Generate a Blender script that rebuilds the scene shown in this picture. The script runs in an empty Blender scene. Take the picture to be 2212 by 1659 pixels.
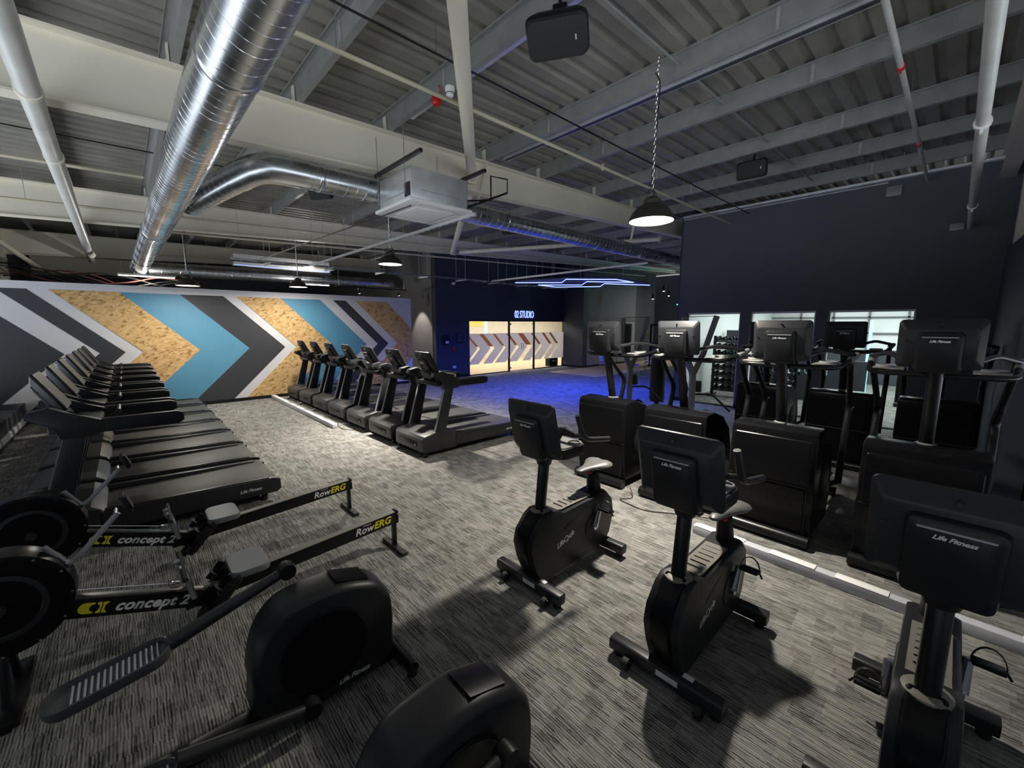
import bpy, bmesh, math, random
from mathutils import Vector, Matrix, Euler
random.seed(7)
sc = bpy.context.scene
COL = sc.collection
PI = math.pi

# ------------------------------------------------------------------ materials
def newmat(name):
    m = bpy.data.materials.new(name); m.use_nodes = True
    nt = m.node_tree
    b = nt.nodes['Principled BSDF']
    return m, nt, b
def pmat(name, col, rough=0.5, metal=0.0, bump=0.0, bscale=400, var=0.0, vscale=3, coat=0.0, spec=0.5):
    m, nt, b = newmat(name)
    b.inputs['Base Color'].default_value = (*col, 1)
    b.inputs['Roughness'].default_value = rough
    b.inputs['Metallic'].default_value = metal
    b.inputs['Specular IOR Level'].default_value = spec
    if coat: b.inputs['Coat Weight'].default_value = coat
    tc = nt.nodes.new('ShaderNodeTexCoord')
    if bump:
        n = nt.nodes.new('ShaderNodeTexNoise'); n.inputs['Scale'].default_value = bscale
        bp = nt.nodes.new('ShaderNodeBump'); bp.inputs['Strength'].default_value = bump; bp.inputs['Distance'].default_value = 0.002
        nt.links.new(tc.outputs['Object'], n.inputs['Vector'])
        nt.links.new(n.outputs['Fac'], bp.inputs['Height']); nt.links.new(bp.outputs['Normal'], b.inputs['Normal'])
    if var:
        n = nt.nodes.new('ShaderNodeTexNoise'); n.inputs['Scale'].default_value = vscale; n.inputs['Detail'].default_value = 6
        r = nt.nodes.new('ShaderNodeValToRGB')
        r.color_ramp.elements[0].position = 0.3; r.color_ramp.elements[1].position = 0.7
        r.color_ramp.elements[0].color = (*[c*(1-var) for c in col], 1)
        r.color_ramp.elements[1].color = (*[min(1, c*(1+var)) for c in col], 1)
        nt.links.new(tc.outputs['Object'], n.inputs['Vector'])
        nt.links.new(n.outputs['Fac'], r.inputs['Fac']); nt.links.new(r.outputs['Color'], b.inputs['Base Color'])
    return m
def emat(name, col, st):
    m, nt, b = newmat(name)
    b.inputs['Base Color'].default_value = (*col, 1)
    b.inputs['Emission Color'].default_value = (*col, 1)
    b.inputs['Emission Strength'].default_value = st
    return m
def math_node(nt, op, a, bv=None, c=None):
    n = nt.nodes.new('ShaderNodeMath'); n.operation = op
    for i, v in enumerate((a, bv, c)):
        if v is None: continue
        if isinstance(v, (int, float)): n.inputs[i].default_value = v
        else: nt.links.new(v, n.inputs[i])
    return n.outputs[0]
def carpet_mat(name, dark, light):
    # planks of loop-pile carpet laid along Y: fine streaks, blocks of different tone
    m, nt, b = newmat(name)
    L = nt.links.new
    tc = nt.nodes.new('ShaderNodeTexCoord'); sep = nt.nodes.new('ShaderNodeSeparateXYZ'); L(tc.outputs['Object'], sep.inputs[0])
    x, y = sep.outputs['X'], sep.outputs['Y']
    def cellnoise(sx, sy, off):
        # staggered cells
        cx = math_node(nt, 'FLOOR', math_node(nt, 'MULTIPLY', x, sx))
        wn = nt.nodes.new('ShaderNodeTexWhiteNoise'); wn.noise_dimensions = '1D'; L(math_node(nt, 'ADD', cx, off), wn.inputs['W'])
        cy = math_node(nt, 'FLOOR', math_node(nt, 'ADD', math_node(nt, 'MULTIPLY', y, sy), math_node(nt, 'MULTIPLY', wn.outputs['Value'], 7.0)))
        cv = nt.nodes.new('ShaderNodeCombineXYZ'); L(cx, cv.inputs[0]); L(cy, cv.inputs[1]); cv.inputs[2].default_value = off
        w2 = nt.nodes.new('ShaderNodeTexWhiteNoise'); w2.noise_dimensions = '3D'; L(cv.outputs[0], w2.inputs['Vector'])
        return w2.outputs['Value']
    blocks = cellnoise(9.0, 9.0, 3.3)         # about 11 cm x 15 cm patches
    tone = cellnoise(18.0, 9.0, 8.9)
    streak = cellnoise(115.0, 9.0, 11.7)      # single yarn rows
    fine = cellnoise(330.0, 30.0, 5.1)
    # regular ribs, 1.7 cm apart, out of step from patch to patch
    ph = math_node(nt, 'MULTIPLY_ADD', tone, 3.0, math_node(nt, 'MULTIPLY', x, 68.0))
    rib = math_node(nt, 'PINGPONG', ph, 0.5)
    rib = math_node(nt, 'SMOOTH_MIN', math_node(nt, 'MULTIPLY', rib, 2.6), 1.0, 0.2)
    v = math_node(nt, 'MULTIPLY', rib, 0.42)
    v = math_node(nt, 'MULTIPLY_ADD', streak, 0.36, v)
    v = math_node(nt, 'MULTIPLY_ADD', fine, 0.14, v)
    big = math_node(nt, 'MULTIPLY', math_node(nt, 'GREATER_THAN', blocks, 0.93), 0.20)
    v = math_node(nt, 'SUBTRACT', math_node(nt, 'MULTIPLY_ADD', blocks, 0.20, v), big)
    r = nt.nodes.new('ShaderNodeValToRGB'); L(v, r.inputs['Fac'])
    r.color_ramp.elements[0].position = 0.22; r.color_ramp.elements[1].position = 0.95
    r.color_ramp.elements[0].color = (*dark, 1); r.color_ramp.elements[1].color = (*light, 1)
    L(r.outputs['Color'], b.inputs['Base Color'])
    b.inputs['Roughness'].default_value = 0.95; b.inputs['Specular IOR Level'].default_value = 0.15
    bp = nt.nodes.new('ShaderNodeBump'); bp.inputs['Strength'].default_value = 0.5; bp.inputs['Distance'].default_value = 0.004
    L(v, bp.inputs['Height']); L(bp.outputs['Normal'], b.inputs['Normal'])
    return m
def osb_mat():
    m, nt, b = newmat('osb_board'); L = nt.links.new
    tc = nt.nodes.new('ShaderNodeTexCoord')
    mp = nt.nodes.new('ShaderNodeMapping'); mp.inputs['Rotation'].default_value = (0, 0.35, 0); L(tc.outputs['Object'], mp.inputs[0])
    v = nt.nodes.new('ShaderNodeTexVoronoi'); v.inputs['Scale'].default_value = 15; v.inputs['Randomness'].default_value = 1
    n = nt.nodes.new('ShaderNodeTexNoise'); n.inputs['Scale'].default_value = 9; n.inputs['Detail'].default_value = 5; n.inputs['Distortion'].default_value = 2.5
    L(mp.outputs[0], n.inputs['Vector'])
    mx = nt.nodes.new('ShaderNodeMix'); mx.data_type = 'RGBA'; mx.inputs[0].default_value = 0.07
    L(mp.outputs[0], mx.inputs[6]); L(n.outputs['Color'], mx.inputs[7])
    mp2 = nt.nodes.new('ShaderNodeMapping'); mp2.inputs['Scale'].default_value = (1.0, 1, 2.1); L(mx.outputs[2], mp2.inputs[0])
    L(mp2.outputs[0], v.inputs['Vector'])
    sp = nt.nodes.new('ShaderNodeSeparateColor'); L(v.outputs['Color'], sp.inputs[0])
    f = math_node(nt, 'ADD', math_node(nt, 'MULTIPLY', sp.outputs[0], 0.75), math_node(nt, 'MULTIPLY', n.outputs['Fac'], 0.3))
    r = nt.nodes.new('ShaderNodeValToRGB'); L(f, r.inputs['Fac'])
    e = r.color_ramp.elements
    e[0].position = 0.14; e[0].color = (0.24, 0.13, 0.045, 1); e[1].position = 0.95; e[1].color = (0.72, 0.50, 0.24, 1)
    k = e.new(0.28); k.color = (0.52, 0.32, 0.13, 1)
    L(r.outputs['Color'], b.inputs['Base Color']); b.inputs['Roughness'].default_value = 0.75
    return m
def galv_mat(name, base, rough, metal=1.0, vs=5):
    m, nt, b = newmat(name); L = nt.links.new
    tc = nt.nodes.new('ShaderNodeTexCoord')
    n = nt.nodes.new('ShaderNodeTexNoise'); n.inputs['Scale'].default_value = vs; n.inputs['Detail'].default_value = 4
    L(tc.outputs['Object'], n.inputs['Vector'])
    r = nt.nodes.new('ShaderNodeValToRGB'); L(n.outputs['Fac'], r.inputs['Fac'])
    r.color_ramp.elements[0].position = 0.3; r.color_ramp.elements[1].position = 0.75
    r.color_ramp.elements[0].color = (*[c*0.8 for c in base], 1); r.color_ramp.elements[1].color = (*base, 1)
    L(r.outputs['Color'], b.inputs['Base Color'])
    b.inputs['Metallic'].default_value = metal
    L(math_node(nt, 'MULTIPLY_ADD', n.outputs['Fac'], 0.2, rough-0.1), b.inputs['Roughness'])
    return m
def wood_mat(name, a, c, sx=6, sy=0.8):
    m, nt, b = newmat(name); L = nt.links.new
    tc = nt.nodes.new('ShaderNodeTexCoord')
    br = nt.nodes.new('ShaderNodeTexBrick'); br.inputs['Scale'].default_value = 1
    br.inputs['Brick Width'].default_value = 1.3; br.inputs['Row Height'].default_value = 0.13; br.inputs['Mortar Size'].default_value = 0.004
    br.inputs['Color1'].default_value = (*a, 1); br.inputs['Color2'].default_value = (*c, 1); br.inputs['Mortar'].default_value = (*[q*0.5 for q in a], 1)
    L(tc.outputs['Object'], br.inputs['Vector']); L(br.outputs['Color'], b.inputs['Base Color'])
    b.inputs['Roughness'].default_value = 0.4
    return m

M = {}
M['carpet'] = carpet_mat('carpet_tile', (0.020, 0.020, 0.0205), (0.345, 0.338, 0.318))
M['wood'] = wood_mat('studio_wood', (0.55, 0.42, 0.27), (0.62, 0.49, 0.33))
M['osb'] = osb_mat()
M['paint_white'] = pmat('white_paint', (0.66, 0.67, 0.72), 0.6, var=0.03)
M['paint_blue'] = pmat('sky_blue_paint', (0.10, 0.30, 0.47), 0.5, var=0.03)
M['paint_dark'] = pmat('charcoal_paint', (0.042, 0.045, 0.055), 0.55, var=0.05)
M['paint_navy'] = pmat('navy_charcoal_wall_paint', (0.040, 0.048, 0.064), 0.6, var=0.06, vscale=1.2)
M['paint_slate'] = pmat('slate_blue_wall_paint', (0.092, 0.104, 0.124), 0.6, var=0.06, vscale=1.2)
M['paint_grey'] = pmat('grey_wall_paint', (0.17, 0.165, 0.165), 0.7, var=0.06)
M['cream'] = pmat('cream_steel_paint', (0.76, 0.715, 0.60), 0.5, var=0.06, vscale=1.0)
M['cream_pipe'] = pmat('cream_pipe_paint', (0.55, 0.50, 0.38), 0.4)
M['white_tube'] = pmat('white_grey_tube_paint', (0.55, 0.55, 0.52), 0.4, var=0.1, vscale=4)
M['galv'] = galv_mat('galvanised_duct', (0.62, 0.65, 0.68), 0.26, 1.0, 3)
M['galv_seam'] = pmat('duct_seam', (0.7, 0.72, 0.74), 0.3, 1.0)
M['purlin'] = galv_mat('galvanised_purlin', (0.36, 0.37, 0.365), 0.5, 0.35, 6)
M['purlin_hi'] = galv_mat('bright_galvanised_trunking', (0.80, 0.83, 0.86), 0.35, 0.7, 6)
M['deck'] = pmat('ribbed_roof_sheet', (0.225, 0.215, 0.185), 0.55, var=0.22, vscale=1.6)
M['black_plastic'] = pmat('black_plastic', (0.012, 0.0125, 0.014), 0.40, spec=0.22, bump=0.08, bscale=900)
M['soft_black'] = pmat('black_satin_shroud', (0.006, 0.006, 0.007), 0.27, spec=0.16, bump=0.05, bscale=700)
M['grey_plastic'] = pmat('dark_grey_plastic', (0.019, 0.0205, 0.0235), 0.38, spec=0.25, bump=0.08, bscale=900)
M['tm_grey'] = pmat('charcoal_motor_cover', (0.026, 0.027, 0.029), 0.38, spec=0.45, bump=0.05, bscale=900)
M['silver_grey'] = pmat('silver_grey_plastic', (0.30, 0.31, 0.33), 0.38)
M['tray'] = pmat('pale_console_tray', (0.26, 0.255, 0.24), 0.35)
M['rubber'] = pmat('black_rubber', (0.015, 0.015, 0.015), 0.7)
M['black_metal'] = pmat('black_powder_coat', (0.010, 0.0105, 0.012), 0.3, 0.2, spec=0.4)
M['dark_metal'] = pmat('charcoal_powder_coat', (0.028, 0.029, 0.032), 0.36, 0.2, spec=0.4)
M['belt'] = pmat('running_belt', (0.045, 0.045, 0.043), 0.5, spec=0.4, bump=0.3, bscale=300)
M['chrome'] = pmat('chrome', (0.75, 0.76, 0.78), 0.18, 1.0)
M['steel'] = pmat('brushed_steel', (0.55, 0.56, 0.58), 0.35, 1.0)
M['screen'] = pmat('dark_screen', (0.006, 0.006, 0.008), 0.38, spec=0.2)
M['logo'] = pmat('silver_logo', (0.75, 0.76, 0.78), 0.35, 0.3)
M['logo_white'] = pmat('white_print', (0.80, 0.81, 0.83), 0.5)
M['logo_yellow'] = pmat('yellow_print', (0.80, 0.70, 0.02), 0.5)
M['red'] = pmat('red_plastic', (0.55, 0.02, 0.02), 0.4)
M['white'] = pmat('white_plastic', (0.78, 0.78, 0.78), 0.45)
M['label_white'] = pmat('white_sticker', (0.7, 0.72, 0.75), 0.5)
M['tan_top'] = pmat('taupe_top_pad', (0.21, 0.197, 0.17), 0.45)
M['seat_grey'] = pmat('grey_seat_vinyl', (0.12, 0.12, 0.118), 0.42, bump=0.1, bscale=500)
M['rower_seat'] = pmat('rower_seat_grey', (0.15, 0.162, 0.178), 0.45)
M['pedal_grey'] = pmat('pedal_grey_plastic', (0.075, 0.078, 0.085), 0.4)
M['tower'] = pmat('mid_grey_frame_paint', (0.13, 0.135, 0.14), 0.4, 0.3)
M['alu'] = pmat('grey_rail_top', (0.15, 0.147, 0.13), 0.5, 0.2)
M['trunk'] = pmat('light_grey_trunking', (0.50, 0.51, 0.56), 0.45)
M['film'] = pmat('frosted_film', (0.50, 0.50, 0.54), 0.7)
M['room_white'] = pmat('bright_room_wall', (0.70, 0.71, 0.70), 0.7, var=0.08, vscale=0.8)
M['studio_wall'] = pmat('studio_cream_wall', (0.62, 0.59, 0.52), 0.7, var=0.05)
M['teal'] = emat('teal_strip', (0.25, 0.8, 1.0), 1.6)
M['cyan'] = emat('cyan_neon', (0.05, 0.75, 0.85), 5)
M['neon'] = emat('blue_neon', (0.12, 0.16, 1.0), 6)
M['neon_sign'] = emat('sign_lettering', (0.30, 0.42, 1.0), 1.5)
M['lamp_glow'] = emat('lamp_diffuser', (1.0, 0.93, 0.78), 7)
M['lamp_shade'] = pmat('dark_bronze_shade', (0.045, 0.040, 0.034), 0.4, 0.3)
M['shade_in'] = pmat('shade_white_lining', (0.8, 0.78, 0.72), 0.5)
M['spot_glow'] = emat('spot_lens', (1.0, 0.95, 0.9), 9)
M['panel_glow'] = emat('light_panel', (0.95, 1.0, 1.0), 2.2)
M['blue_fabric'] = pmat('blue_chair_seat', (0.16, 0.20, 0.65), 0.5)
M['concrete'] = pmat('concrete_panel', (0.36, 0.34, 0.33), 0.7, var=0.12, vscale=3)
M['copper'] = pmat('rust_red_cable', (0.14, 0.05, 0.04), 0.6)
M['green'] = pmat('lime_green_plastic', (0.35, 0.55, 0.08), 0.5)
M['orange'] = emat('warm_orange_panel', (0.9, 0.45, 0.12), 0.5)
fm = M['film']; tr_ = fm.node_tree.nodes.new('ShaderNodeBsdfTranslucent'); tr_.inputs['Color'].default_value = (0.80, 0.80, 0.86, 1)
mx_ = fm.node_tree.nodes.new('ShaderNodeMixShader'); mx_.inputs[0].default_value = 0.6
fm.node_tree.links.new(fm.node_tree.nodes['Principled BSDF'].outputs[0], mx_.inputs[1]); fm.node_tree.links.new(tr_.outputs[0], mx_.inputs[2])
fm.node_tree.links.new(mx_.outputs[0], fm.node_tree.nodes['Material Output'].inputs['Surface'])
g_, nt_, b_ = newmat('clear_glass')
b_.inputs['Base Color'].default_value = (0.95, 0.99, 0.98, 1); b_.inputs['Roughness'].default_value = 0.02
b_.inputs['Transmission Weight'].default_value = 1.0; b_.inputs['IOR'].default_value = 1.02
M['glass'] = g_

# ------------------------------------------------------------------ mesh helpers
def V(*a): return Vector(a)
class B:
    def __init__(self): self.bm = bmesh.new(); self.mats = []; self.cur = 0
    def mat(self, m):
        m = M[m] if isinstance(m, str) else m
        if m not in self.mats: self.mats.append(m)
        self.cur = self.mats.index(m); return self
    def _tag(self, faces):
        for f in faces: f.material_index = self.cur
    def box(self, c, s, rot=None, bev=0.0, seg=2):
        r = bmesh.ops.create_cube(self.bm, size=1.0); vs = r['verts']
        mtx = Matrix.Translation(Vector(c)) @ (Euler(rot).to_matrix().to_4x4() if rot else Matrix.Identity(4)) @ Matrix.Diagonal((*s, 1))
        bmesh.ops.transform(self.bm, matrix=mtx, verts=vs)
        fs = list({f for v in vs for f in v.link_faces}); self._tag(fs)
        if bev > 0:
            es = list({e for v in vs for e in v.link_edges})
            q = bmesh.ops.bevel(self.bm, geom=es, offset=bev, segments=seg, affect='EDGES', profile=0.5)
            self._tag(q['faces'])
        return self
    def b2(self, x0, x1, y0, y1, z0, z1, bev=0.0, seg=2):
        return self.box(((x0+x1)/2, (y0+y1)/2, (z0+z1)/2), (x1-x0, y1-y0, z1-z0), None, bev, seg)
    def ring(self, pts): return [self.bm.verts.new(p) for p in pts]
    def skin(self, rings, closed=True, caps=True):
        fs = []
        for a, b in zip(rings[:-1], rings[1:]):
            n = len(a)
            for i in range(n if closed else n-1):
                j = (i+1) % n
                try: fs.append(self.bm.faces.new((a[i], a[j], b[j], b[i])))
                except ValueError: pass
        if caps and closed:
            for r in (rings[0], rings[-1]):
                if len(r) > 2:
                    try: fs.append(self.bm.faces.new(r))
                    except ValueError: pass
        self._tag(fs); return self
    def prism(self, prof, y0, y1, bev=0.0, seg=2, axis='y'):
        """profile points (a,b) extruded; axis y: (x,z), x: (y,z), z: (x,y)"""
        def P(a, b, t): return {'y': (a, t, b), 'x': (t, a, b), 'z': (a, b, t)}[axis]
        r0 = self.ring([P(a, b, y0) for a, b in prof]); r1 = self.ring([P(a, b, y1) for a, b in prof])
        n0 = len(self.bm.faces)
        fs = []
        n = len(prof)
        for i in range(n):
            j = (i+1) % n; fs.append(self.bm.faces.new((r0[i], r0[j], r1[j], r1[i])))
        fs.append(self.bm.faces.new(r0)); fs.append(self.bm.faces.new(r1))
        self._tag(fs)
        if bev > 0:
            es = list({e for f in fs[-2:] for e in f.edges})
            q = bmesh.ops.bevel(self.bm, geom=es, offset=bev, segments=seg, affect='EDGES', profile=0.5)
            self._tag(q['faces'])
        return self
    def tube(self, path, r, seg=10, caps=True, flat=None):
        pts = [Vector(p) for p in path]; rings = []
        up = None
        n = len(pts)
        for i, p in enumerate(pts):
            d = (pts[min(i+1, n-1)] - pts[max(i-1, 0)]).normalized()
            if up is None:
                up = Vector((0, 0, 1)) if abs(d.z) < 0.9 else Vector((0, 1, 0))
            s = d.cross(up)
            if s.length < 1e-4: s = d.cross(Vector((1, 0, 0)))
            s.normalize(); u = s.cross(d).normalized(); up = u
            rr = r[i] if isinstance(r, (list, tuple)) else r
            fx = flat or 1.0
            rings.append(self.ring([p + (s*math.cos(t) + u*math.sin(t)*fx)*rr for t in [2*PI*k/seg for k in range(seg)]]))
        return self.skin(rings, True, caps)
    def cyl(self, a, b, r, seg=16): return self.tube([a, b], r, seg)
    def lathe(self, prof, c=(0, 0, 0), seg=24, axis='z', closed=False):
        rings = []
        for rad, h in prof:
            pts = []
            for k in range(seg):
                t = 2*PI*k/seg; a, b = rad*math.cos(t), rad*math.sin(t)
                pts.append({'z': (c[0]+a, c[1]+b, c[2]+h), 'y': (c[0]+a, c[1]+h, c[2]+b), 'x': (c[0]+h, c[1]+a, c[2]+b)}[axis])
            rings.append(self.ring(pts))
        return self.skin(rings, True, not closed)
    def mesh(self, me, mtx):
        tmp = me.copy(); tmp.transform(mtx)
        n0 = len(self.bm.faces); self.bm.from_mesh(tmp); self.bm.faces.ensure_lookup_table()
        for f in list(self.bm.faces)[n0:]: f.material_index = self.cur
        bpy.data.meshes.remove(tmp); return self
    def quad(self, pts):
        f = self.bm.faces.new(self.ring(pts)); f.material_index = self.cur; return self
    def obj(self, name, parent=None, smooth=True, ang=35, **props):
        bmesh.ops.recalc_face_normals(self.bm, faces=self.bm.faces)
        me = bpy.data.meshes.new(name); self.bm.to_mesh(me); self.bm.free()
        for m in self.mats: me.materials.append(m)
        if smooth:
            for p in me.polygons: p.use_smooth = True
            me.set_sharp_from_angle(angle=math.radians(ang))
        o = bpy.data.objects.new(name, me); COL.objects.link(o)
        if parent: o.parent = parent
        for k, v in props.items(): o[k] = v
        return o
def arc(pts, r, n=5):
    """round the inner corners of a polyline"""
    P = [Vector(p) for p in pts]; out = [P[0]]
    for i in range(1, len(P)-1):
        a, b, c = P[i-1], P[i], P[i+1]
        d1 = (a-b); d2 = (c-b); rr = min(r, d1.length*0.45, d2.length*0.45)
        s, e = b + d1.normalized()*rr, b + d2.normalized()*rr
        for k in range(n+1):
            t = k/n; out.append(s*(1-t)**2 + b*2*t*(1-t) + e*t*t)
    out.append(P[-1]); return out
def rrect(w, h, r, n=4, cx=0, cy=0):
    out = []
    for sx, sy, a0 in ((1, 1, 0), (-1, 1, PI/2), (-1, -1, PI), (1, -1, 3*PI/2)):
        for k in range(n+1):
            t = a0 + PI/2*k/n
            out.append((cx + sx*(w/2-r) + r*math.cos(t), cy + sy*(h/2-r) + r*math.sin(t)))
    return out
def thing(name, label, cat, loc=(0, 0, 0), group=None, rz=0):
    o = bpy.data.objects.new(name, None); COL.objects.link(o); o.location = loc; o.rotation_euler = (0, 0, rz)
    o.empty_display_size = 0.1
    o['label'] = label; o['category'] = cat
    if group: o['group'] = group
    return o
def tag(o, label, cat, group=None):
    o['label'] = label; o['category'] = cat
    if group: o['group'] = group
    return o
def struct(o): o['kind'] = 'structure'; return o
def dup(root, loc, label, rz=None):
    def rec(o, parent):
        c = o.copy(); COL.objects.link(c); c.parent = parent
        for ch in list(o.children): rec(ch, c)
        return c
    r = rec(root, None); r.location = loc
    if rz is not None: r.rotation_euler = (0, 0, rz)
    r['label'] = label
    return r
_tc = {}
def text_me(body, size=1.0, extrude=0.0, shear=0.0, space=1.0, offset=0.0, align='CENTER'):
    key = (body, size, extrude, shear, space, offset, align)
    if key in _tc: return _tc[key]
    c = bpy.data.curves.new('t', 'FONT'); c.body = body; c.size = size; c.extrude = extrude; c.shear = shear
    c.space_character = space; c.offset = offset; c.align_x = align; c.align_y = 'CENTER'; c.resolution_u = 3
    o = bpy.data.objects.new('t', c); COL.objects.link(o)
    dg = bpy.context.evaluated_depsgraph_get(); dg.update()
    me = bpy.data.meshes.new_from_object(o.evaluated_get(dg)); COL.objects.unlink(o); bpy.data.objects.remove(o)
    _tc[key] = me; return me
def frame(origin, right, up):
    """matrix taking text plane (x right, y up) to the world"""
    r = Vector(right).normalized(); u = Vector(up).normalized(); n = r.cross(u)
    m = Matrix((( r.x, u.x, n.x, origin[0]), (r.y, u.y, n.y, origin[1]), (r.z, u.z, n.z, origin[2]), (0, 0, 0, 1)))
    return m

# ------------------------------------------------------------------ building: roof slopes up along +X
def ztop(x): return 4.66 + 0.022*x       # rafter top = purlin underside
def zbot(x): return 4.05 + 0.042*x
PD = 0.20                                 # purlin depth
struct(B().mat('carpet').b2(-2.6, 30, -4.5, 24, -0.1, 0.0).obj('floor', smooth=False))
# roof deck: trapezoidal ribs running along X
b = B().mat('deck'); pr = []
y = -4.5
while y < 26:
    pr += [(y, 0.0), (y+0.13, 0.0), (y+0.155, 0.04), (y+0.225, 0.04)]; y += 0.25
r0 = b.ring([(-3.0, yy, ztop(-3.0)+PD+zz) for yy, zz in pr]); r1 = b.ring([(30, yy, ztop(30)+PD+zz) for yy, zz in pr])
b.skin([r0, r1], closed=False)
for f in list(b.bm.faces): f.normal_flip()
o = b.obj('ceiling', smooth=False); struct(o)
# rafters (cream I beams)
for yb, nm in ((-0.3, 'nearest the camera at the right'), (5.7, 'directly above the ceiling cassette'), (11.7, 'second from the camera'), (17.7, 'beyond the chevron wall'), (23.6, 'farthest at the back')):
    b = B().mat('cream')
    x0, x1 = -2.3, (11.0 if yb < 0 else 24)
    def sec(x):
        zb, zt = zbot(x), ztop(x); w, t, tw = 0.095, 0.022, 0.008
        return [(x, yb-w, zb), (x, yb+w, zb), (x, yb+w, zb+t), (x, yb+tw, zb+t), (x, yb+tw, zt-t), (x, yb+w, zt-t), (x, yb+w, zt), (x, yb-w, zt), (x, yb-w, zt-t), (x, yb-tw, zt-t), (x, yb-tw, zb+t), (x, yb-w, zb+t)]
    b.skin([b.ring(sec(x0)), b.ring(sec(x1))])
    t = b.obj('roof_beam', smooth=False); tag(t, 'cream painted steel roof beam, %s' % nm, 'beam', 'cream roof beams')
PX = [-1.6, -0.5, 0.6, 1.75, 2.9, 4.65, 5.95, 7.7, 9.2, 10.6, 12.2, 13.8, 15.4, 17.0, 18.6, 20.2]
pn = ['first from the left', 'second from the left', 'left of the spiral duct', 'crossing behind the duct top', 'carrying the smoke detector', 'carrying the bright trunking', 'just past the pendant chain', 'carrying the small speaker', 'second from the window wall', 'above the window wall']
pn += ['%s past the window wall' % k for k in ('first', 'second', 'third', 'fourth', 'fifth', 'farthest')]
cl = ['at the left end of the roof', 'beside the left tube', 'left of the spiral duct', 'right of the spiral duct', 'near the smoke detector', 'under the bright trunking', 'past the pendant chain', 'beside the small speaker', 'before the window wall', 'at the window wall']
for i, x in enumerate(PX):
    zb = ztop(x)
    t = thing('roof_purlin', 'galvanised roof purlin, %s' % pn[i], 'purlin', (x, 0, zb), 'galvanised roof purlins')
    b = B().mat('purlin')
    prof = [(-0.002, 0), (0.065, 0), (0.065, 0.02), (0.061, 0.02), (0.061, 0.004), (0.002, 0.004), (0.002, PD-0.004), (-0.061, PD-0.004), (-0.061, PD-0.02), (-0.065, PD-0.02), (-0.065, PD), (-0.002, PD)]
    b.prism(prof, -4.4, 24.2)
    # pressed groove in the web, seen as a shadow line
    b.b2(0.0, 0.010, -4.4, 24.2, 0.085, 0.115)
    b.obj('purlin_web', t, smooth=False)
    for yb in (-0.3, 5.7, 11.7, 17.7):
        B().mat('cream').b2(-0.028, -0.012, yb-0.09, yb-0.02, 0.0, 0.17).b2(-0.05, -0.012, yb-0.09, yb+0.05, 0.0, 0.012).obj('cleat', t, smooth=False)
    if 0 <= x <= 11:
        for yy in (1.4, 4.2, 8.6):
            B().mat('purlin_hi').b2(-0.02, -0.004, yy, yy+0.03, 0.01, 0.19).obj('sleeve_bolt_plate', t, smooth=False)

# walls
struct(B().mat('paint_slate').b2(10.99, 11.19, -0.6, 0.57, 0, 4.86).b2(10.99, 11.19, 0.57, 5.18, 2.38, 4.86)
       .b2(10.99, 11.19, 1.91, 2.13, 0, 2.38).b2(10.99, 11.19, 3.41, 3.64, 0, 2.38).b2(10.99, 11.19, 4.94, 5.18, 0, 2.38)
       .obj('wall_right', smooth=False))
o = B().mat('paint_navy').prism([(6.3, 0), (11.19, 0), (11.19, 3.36), (6.3, 3.05)], -0.60, -0.42).b2(6.3, 11.19, -0.75, -0.62, 0, 4.9).mat('cream').b2(9.7, 10.0, -0.60, -0.43, 3.27, 4.85).obj('wall_side', smooth=False); struct(o)
struct(B().mat('purlin_hi').b2(10.93, 10.99, -0.42, 5.18, 4.80, 4.86).b2(10.90, 10.93, -0.42, 5.18, 4.835, 4.85).b2(10.96, 10.985, 1.2, 5.18, 4.76, 4.785).obj('trim_1', smooth=False))
struct(B().mat('black_plastic').b2(10.975, 10.99, 1.91, 2.13, 0, 0.1).b2(10.975, 10.99, 3.41, 3.64, 0, 0.1).b2(10.975, 10.99, 4.94, 5.18, 0, 0.1).b2(10.975, 10.99, -0.42, 0.57, 0, 0.1).obj('baseboard_right', smooth=False))
for i, (y0, y1) in enumerate(((0.57, 1.91), (2.13, 3.41), (3.64, 4.94))):
    w = struct(B().mat('white').b2(11.03, 11.15, y0, y1, 2.34, 2.38).b2(11.03, 11.15, y0, y0+0.03, 0, 2.34).b2(11.03, 11.15, y1-0.03, y1, 0, 2.34).mat('black_plastic').b2(11.03, 11.15, y0, y1, 0, 0.03).obj('window_%d' % (i+1), smooth=False))
    B().mat('glass').b2(11.085, 11.095, y0+0.03, y1-0.03, 0.03, 2.34).obj('pane', w, smooth=False)
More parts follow.
